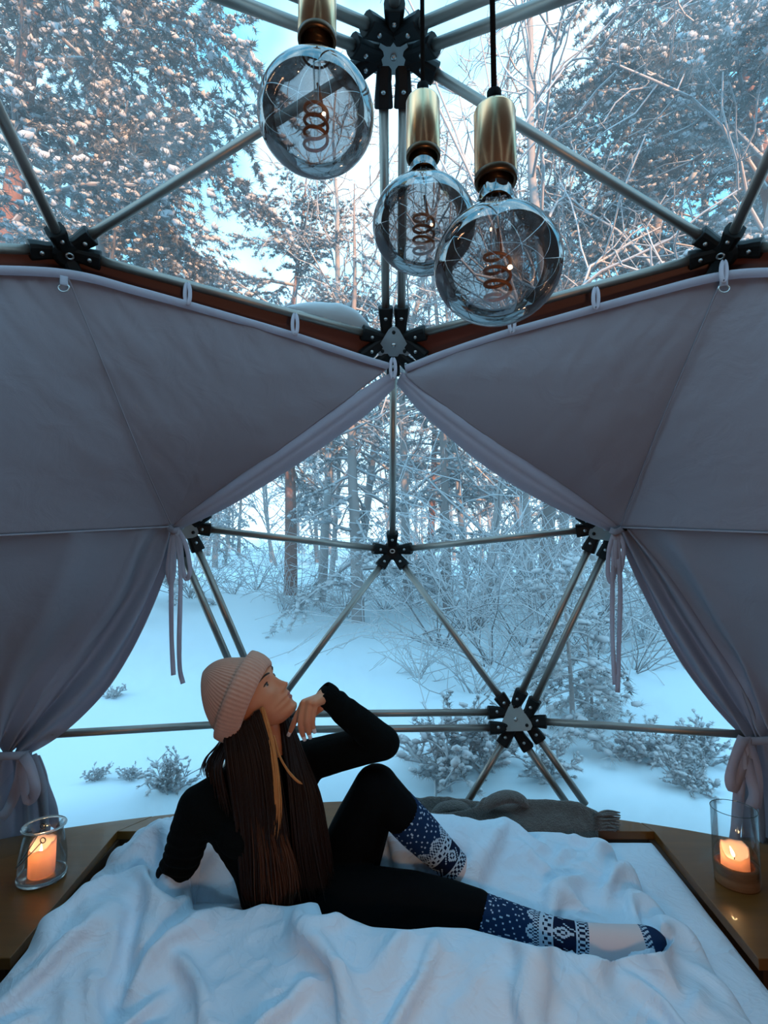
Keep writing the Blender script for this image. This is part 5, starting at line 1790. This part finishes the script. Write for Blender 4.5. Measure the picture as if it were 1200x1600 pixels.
def shrub(seed, H=0.9, n=16, leafy=True, thin=1.0):
    rng = np.random.default_rng(seed)
    B, S, N_ = MB(), MB(), MB()
    P, D, SZ = [], [], []
    for i in range(n):
        a = rng.random() * 6.28; el = R(rng.uniform(25, 80))
        L_ = H * rng.uniform(0.5, 1.1)
        br = wander(rng, (rng.normal(0, .05), rng.normal(0, .05), -0.1), (math.cos(a) * math.cos(el), math.sin(a) * math.cos(el), math.sin(el)), L_, 6, 0.11, -0.02)
        rb = 0.009 * thin * np.linspace(1, 0.35, 7); B.tube(br, rb, 5, cap=False); snow_strip(S, br, rb * (1.2 if leafy else 0.6), 4)
        for q in range(7):
            j = rng.integers(2, 7); dd = nrm(br[j] - br[j - 1]) + rng.normal(0, 0.7, 3)
            tw = wander(rng, br[j], dd, L_ * rng.uniform(0.15, 0.45), 3, 0.25, -0.02)
            rw = thin * np.linspace(0.005, 0.0028, 4); B.tube(tw, rw, 3, cap=False); snow_strip(S, tw, rw * (1.3 if leafy else 0.5), 3)
            for w in (1, 2, 3):
                P.append(tw[w]); D.append(dd); SZ.append(0.062 * rng.uniform(0.6, 1.3))
    res = dict(branches=(B, 'twig' if leafy else 'twig_dark'))
    if leafy:
        P, D, SZ = np.array(P), np.array(D), np.array(SZ)
        for k in range(4):
            scatter(N_, SPR[k][0], SPR[k][1], P[k::4], D[k::4], SZ[k::4], rng)
        keep = rng.random(len(P)) < 0.62
        scatter(S, ICOV * np.array([0.72, 0.5, 0.34]), ICOF, P[keep] + np.array([0, 0, 0.026]), D[keep] * np.array([1, 1, .4]), SZ[keep] * rng.uniform(0.7, 1.3, keep.sum()), rng, lumpy=0.15)
        res['needles'] = (N_, 'needle_near')
    res['snow'] = (S, 'treesnow')
    return res


def proto(name, parts):
    t = thing(name, (0, 0, 0), None, None)
    for pn, (m, mt) in parts.items():
        if m.n:
            o = m.build(pn, M[mt], t, smooth=(pn != 'needles'))
            if pn != 'trunk': o['kind'] = 'stuff'
    return t


PROTO = {}
used = set()


def plant(kind, x, y, rz, sc, label, cat, group=None, tilt=(0, 0), sink=0.0):
    p = PROTO[kind]
    if kind in used:
        p = copy_tree(p)
    used.add(kind)
    p.location = (x, y, float(ground_z(x, y)) - sink)
    p.rotation_euler = (tilt[0], tilt[1], rz); p.scale = (sc, sc, sc)
    for key in ('group',):
        if key in p: del p[key]
    tag(p, label, cat, group)
    return p


for k, kw in (('birch_a', dict(seed=11, H=9.5, r0=0.10)), ('birch_b', dict(seed=12, H=10.5, r0=0.09, nb=34)), ('birch_c', dict(seed=13, H=8.0, r0=0.075, nb=28, lean=0.10)), ('birch_d', dict(seed=14, H=11.0, r0=0.12, nb=36, spread=0.28))):
    PROTO[k] = proto('birch_tree', birch(**kw))
for k, kw in (('spruce_a', dict(seed=21, H=10, rad=1.7)), ('spruce_b', dict(seed=22, H=8.5, rad=1.5, nb=40)), ):
    PROTO[k] = proto('spruce_tree', conifer(**kw))
for k, kw in (('pine_a', dict(seed=31, H=10.5, r0=0.16, nb=44, rad=2.5, start=0.30, pine=True, tuft=0.092, dens=2.0, needle='needle_near', snow=0.95, bark='red_bark', limb=2.2)),
              ('pine_b', dict(seed=32, H=11.0, r0=0.15, nb=42, rad=2.3, start=0.34, pine=True, tuft=0.092, dens=1.8, needle='needle_near', snow=0.95))):
    PROTO[k] = proto('pine_tree', conifer(**kw))
PROTO['sapling'] = proto('spruce_sapling', conifer(seed=41, H=1.6, r0=0.03, nb=24, rad=0.42, start=0.06, tuft=0.085, dens=2.2, snow=1.0, needle='needle_near'))
PROTO['juniper'] = proto('juniper_bush', shrub(51, 0.75, 17)); PROTO['juniper_b'] = proto('juniper_bush', shrub(52, 0.60, 14))
PROTO['twiggy'] = proto('bare_bush', shrub(53, 1.5, 16, leafy=False, thin=0.75))


def gxy(u, v):
    """where the ray through a photo pixel meets the snow"""
    p = CAM.copy(); d = nrm(at(u, v, 1.0) - CAM); s = 2.9
    while s < 80:
        q = CAM + d * s
        if q[2] <= ground_z(q[0], q[1]): break
        s += 0.05
    return q[0], q[1]


def dirxy(u, d):
    return (u - 600) / FPX * d, CAM[1] + d


# --- trees one can tell apart
x, y = dirxy(-60, 5.2); plant('pine_a', x, y, 0.6, 1.0, 'big snow-laden pine with reddish trunk at the left edge, sunlit in its crown', 'tree')
x, y = dirxy(185, 7.4); plant('pine_b', x, y, 2.1, 1.0, 'dense frosted pine rising behind the left curtain, second from the left edge', 'tree')
x, y = dirxy(1120, 6.2); plant('birch_d', x, y, 0.4, 1.0, 'pale upright birch in the right upper window', 'tree')
x, y = dirxy(985, 5.8); plant('birch_c', x, y, 3.9, 1.15, 'crooked pale birch left of the upright one in the right upper window', 'tree')
x, y = dirxy(1010, 8.8); plant('pine_b', x, y, 4.4, 1.05, 'grey-green pine crown filling the right upper window', 'tree')
x, y = dirxy(1290, 6.0); plant('pine_a', x, y, 3.6, 1.0, 'reddish-trunked pine at the right edge', 'tree')
x, y = dirxy(560, 8.2); plant('spruce_b', x, y, 1.0, 0.80, 'snow-loaded spruce whose boughs hang left of the upright centre tube', 'tree')
x, y = dirxy(700, 9.2); plant('spruce_a', x, y, 2.0, 0.72, 'snow-loaded spruce right of the upright centre tube', 'tree')
x, y = dirxy(640, 11.0); plant('birch_a', x, y, 2.0, 1.1, 'twiggy birch against the bright sky between the hanging bulbs', 'tree')
x, y = dirxy(500, 10.0); plant('birch_b', x, y, 5.0, 1.05, 'twiggy birch against the bright sky below the left bulb', 'tree')
x, y = dirxy(735, 7.2); plant('birch_c', x, y, 1.2, 0.9, 'slanting thin birch in the lower right window, nearest the glass', 'tree')
x, y = dirxy(830, 7.8); plant('birch_b', x, y, 0.3, 0.85, 'thin birch standing behind the right pair of slanted tubes', 'tree')
x, y = dirxy(880, 9.5); plant('birch_a', x, y, 4.3, 0.9, 'birch deeper in the stand behind the right curtain corner', 'tree')

x, y = dirxy(95, 8.6); plant('spruce_a', x, y, 0.4, 1.05, 'tall spruce between the two pines of the left upper window', 'tree')
x, y = dirxy(455, 11.5); plant('pine_a', x, y, 2.7, 0.95, 'smaller pine crown just left of the upright double tube', 'tree')
x, y = dirxy(845, 10.5); plant('spruce_b', x, y, 2.2, 1.15, 'dark spruce behind the largest bulb', 'tree')
x, y = dirxy(1150, 10.5); plant('pine_b', x, y, 1.5, 1.0, 'pine behind the upright birch of the right upper window', 'tree')

# --- the stand of trees beyond
rng = np.random.default_rng(77)
kinds = ['birch_a', 'birch_b', 'birch_c', 'birch_d', 'spruce_a', 'spruce_b', 'pine_a', 'pine_b']
LBL = {'birch': ('slender snow-covered birch in the stand beyond the clearing', 'birches in the stand'), 'spruce': ('snow-laden spruce in the stand beyond the clearing', 'spruces in the stand'), 'pine': ('tall frosted pine in the stand beyond the clearing', 'pines in the stand')}
cnt = 0
placed = []
for tries in range(4000):
    d = rng.uniform(11.5, 36) if rng.random() < 0.8 else rng.uniform(36, 55)
    u = rng.uniform(-420, 1620)
    # the clearing on the left stays open
    lim = 17.0 if u < 430 else (13.0 if u < 640 else 11.0)
    if d < lim: continue
    x, y = dirxy(u, d)
    if any((x - a) ** 2 + (y - b) ** 2 < (0.9 + 0.02 * d) ** 2 for a, b in placed): continue
    placed.append((x, y))
    k = rng.choice(kinds, p=[0.17, 0.17, 0.16, 0.14, 0.09, 0.09, 0.09, 0.09])
    l, g = LBL[k.split('_')[0]]
    plant(k, x, y, rng.random() * 6.28, rng.uniform(0.75, 1.15), l, 'tree', g)
    cnt += 1
    if cnt >= 150: break

# --- bushes in the snow
def bush(kind, u, v, sc, label, rz=0.0, group=None, cat='bush'):
    x, y = gxy(u, v)
    plant(kind, x, y, rz, sc, label, cat, group)


bush('juniper', 262, 1232, 0.26, 'small dark juniper in the snow left of the woman', 0.4)
bush('juniper_b', 203, 1222, 0.14, 'tiny snow-buried sprig left of the juniper', 1.0)
bush('juniper_b', 150, 1222, 0.14, 'snow-buried tuft beside the left curtain tail', 2.0)
bush('juniper_b', 178, 1092, 0.18, 'lone twig tuft in the open snow above the left tube', 3.0)
bush('twiggy', 742, 1085, 0.60, 'bare twiggy bush behind the lower right window', 0.0)
bush('twiggy', 655, 1060, 0.48, 'bare bush near the middle of the lower window', 2.0)
bush('twiggy', 1010, 1000, 0.64, 'bare bush beside the right hanging ribbon', 4.0)
bush('twiggy', 445, 955, 0.72, 'frosted bush at the edge of the clearing, left of centre', 1.2)
bush('twiggy', 540, 965, 0.64, 'frosted bush at the edge of the clearing, near the centre hub', 5.2)
bush('sapling', 897, 1150, 0.76, 'snowy spruce sapling behind the right seam hub', 0.0, cat='sapling')
bush('sapling', 925, 1120, 0.48, 'shorter spruce sapling right of the taller one', 2.0, cat='sapling')
bush('juniper', 690, 1220, 0.59, 'bushy snow-laden juniper right of her knee', 1.0)
bush('juniper', 760, 1205, 0.50, 'snow-laden juniper below the right seam hub', 2.7)
bush('juniper_b', 980, 1190, 0.38, 'round snow-capped bush under the right tube', 0.6)
bush('juniper_b', 1055, 1195, 0.41, 'snow-capped bush second from the right curtain', 2.4)
bush('juniper', 1100, 1200, 0.34, 'snow-capped bush nearest the right curtain', 4.0)
bush('juniper_b', 1075, 1235, 0.31, 'low snow-pressed bush close to the right shelf', 5.0)
bush('juniper_b', 860, 1215, 0.34, 'low bush between the two right slanted tubes', 3.3)

PROTO['thicket'] = proto('bare_bush', shrub(54, 2.6, 16, leafy=False, thin=1.0))
rng = np.random.default_rng(5)
for u, v, sc in ((690, 1010, .8), (735, 985, .95), (770, 1040, .8), (820, 1010, .9), (845, 1060, .7), (870, 975, 1.0), (930, 1030, .8), (990, 1050, .6), (1040, 985, .8)):
    x, y = gxy(u, v); plant('thicket', x, y, rng.random() * 6.28, sc, 'tangled bare sapling in the thicket behind the lower right window', 'bush', 'bare saplings in the thicket')
for u in (300, 335, 365, 400, 430, 470, 505, 540, 575, 600, 640, 665):
    v = 905 + rng.uniform(-12, 30) + (25 if u > 450 else 0)
    x, y = gxy(u, v); plant('twiggy' if u % 2 else 'thicket', x, y, rng.random() * 6.28, rng.uniform(0.55, 0.9), 'frosted undergrowth bush along the far edge of the clearing', 'bush', 'undergrowth at the edge of the clearing')

# snow slid down onto the left lower panel, outside
mb = MB()
n1, n2 = 40, 14
C0, B0 = V3['Cl'], V3['B']
out = nrm(np.cross(B0 - C0, V3['A'] - C0)); out = out if out @ (C0 - DC) > 0 else -out
upd = nrm((V3['A'] - 0.5 * (C0 + B0)) - nrm(B0 - C0) * ((V3['A'] - 0.5 * (C0 + B0)) @ nrm(B0 - C0)))
rows = []
for i, s in enumerate(np.linspace(0, 1, n1)):
    p = C0 + (B0 - C0) * (0.62 + 0.30 * s) + out * 0.034
    hgt = 0.060 * math.sin(math.pi * s) ** 0.7 * (0.45 + 0.9 * s) * (0.85 + 0.3 * float(fbm(s * 5, 0, 0, 2)))
    rows.append([p + upd * (0.004 + hgt * math.sin(q) ** 0.9) + out * (0.055 * math.sin(math.pi * s) ** 0.6 * (1 - math.cos(q)) * 0.5 + 0.002) for q in np.linspace(0, math.pi, n2)])
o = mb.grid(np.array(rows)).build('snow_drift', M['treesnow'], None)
tag(o, 'small drift of snow lying outside on the dome above the left curtain', 'snow', kind='stuff')
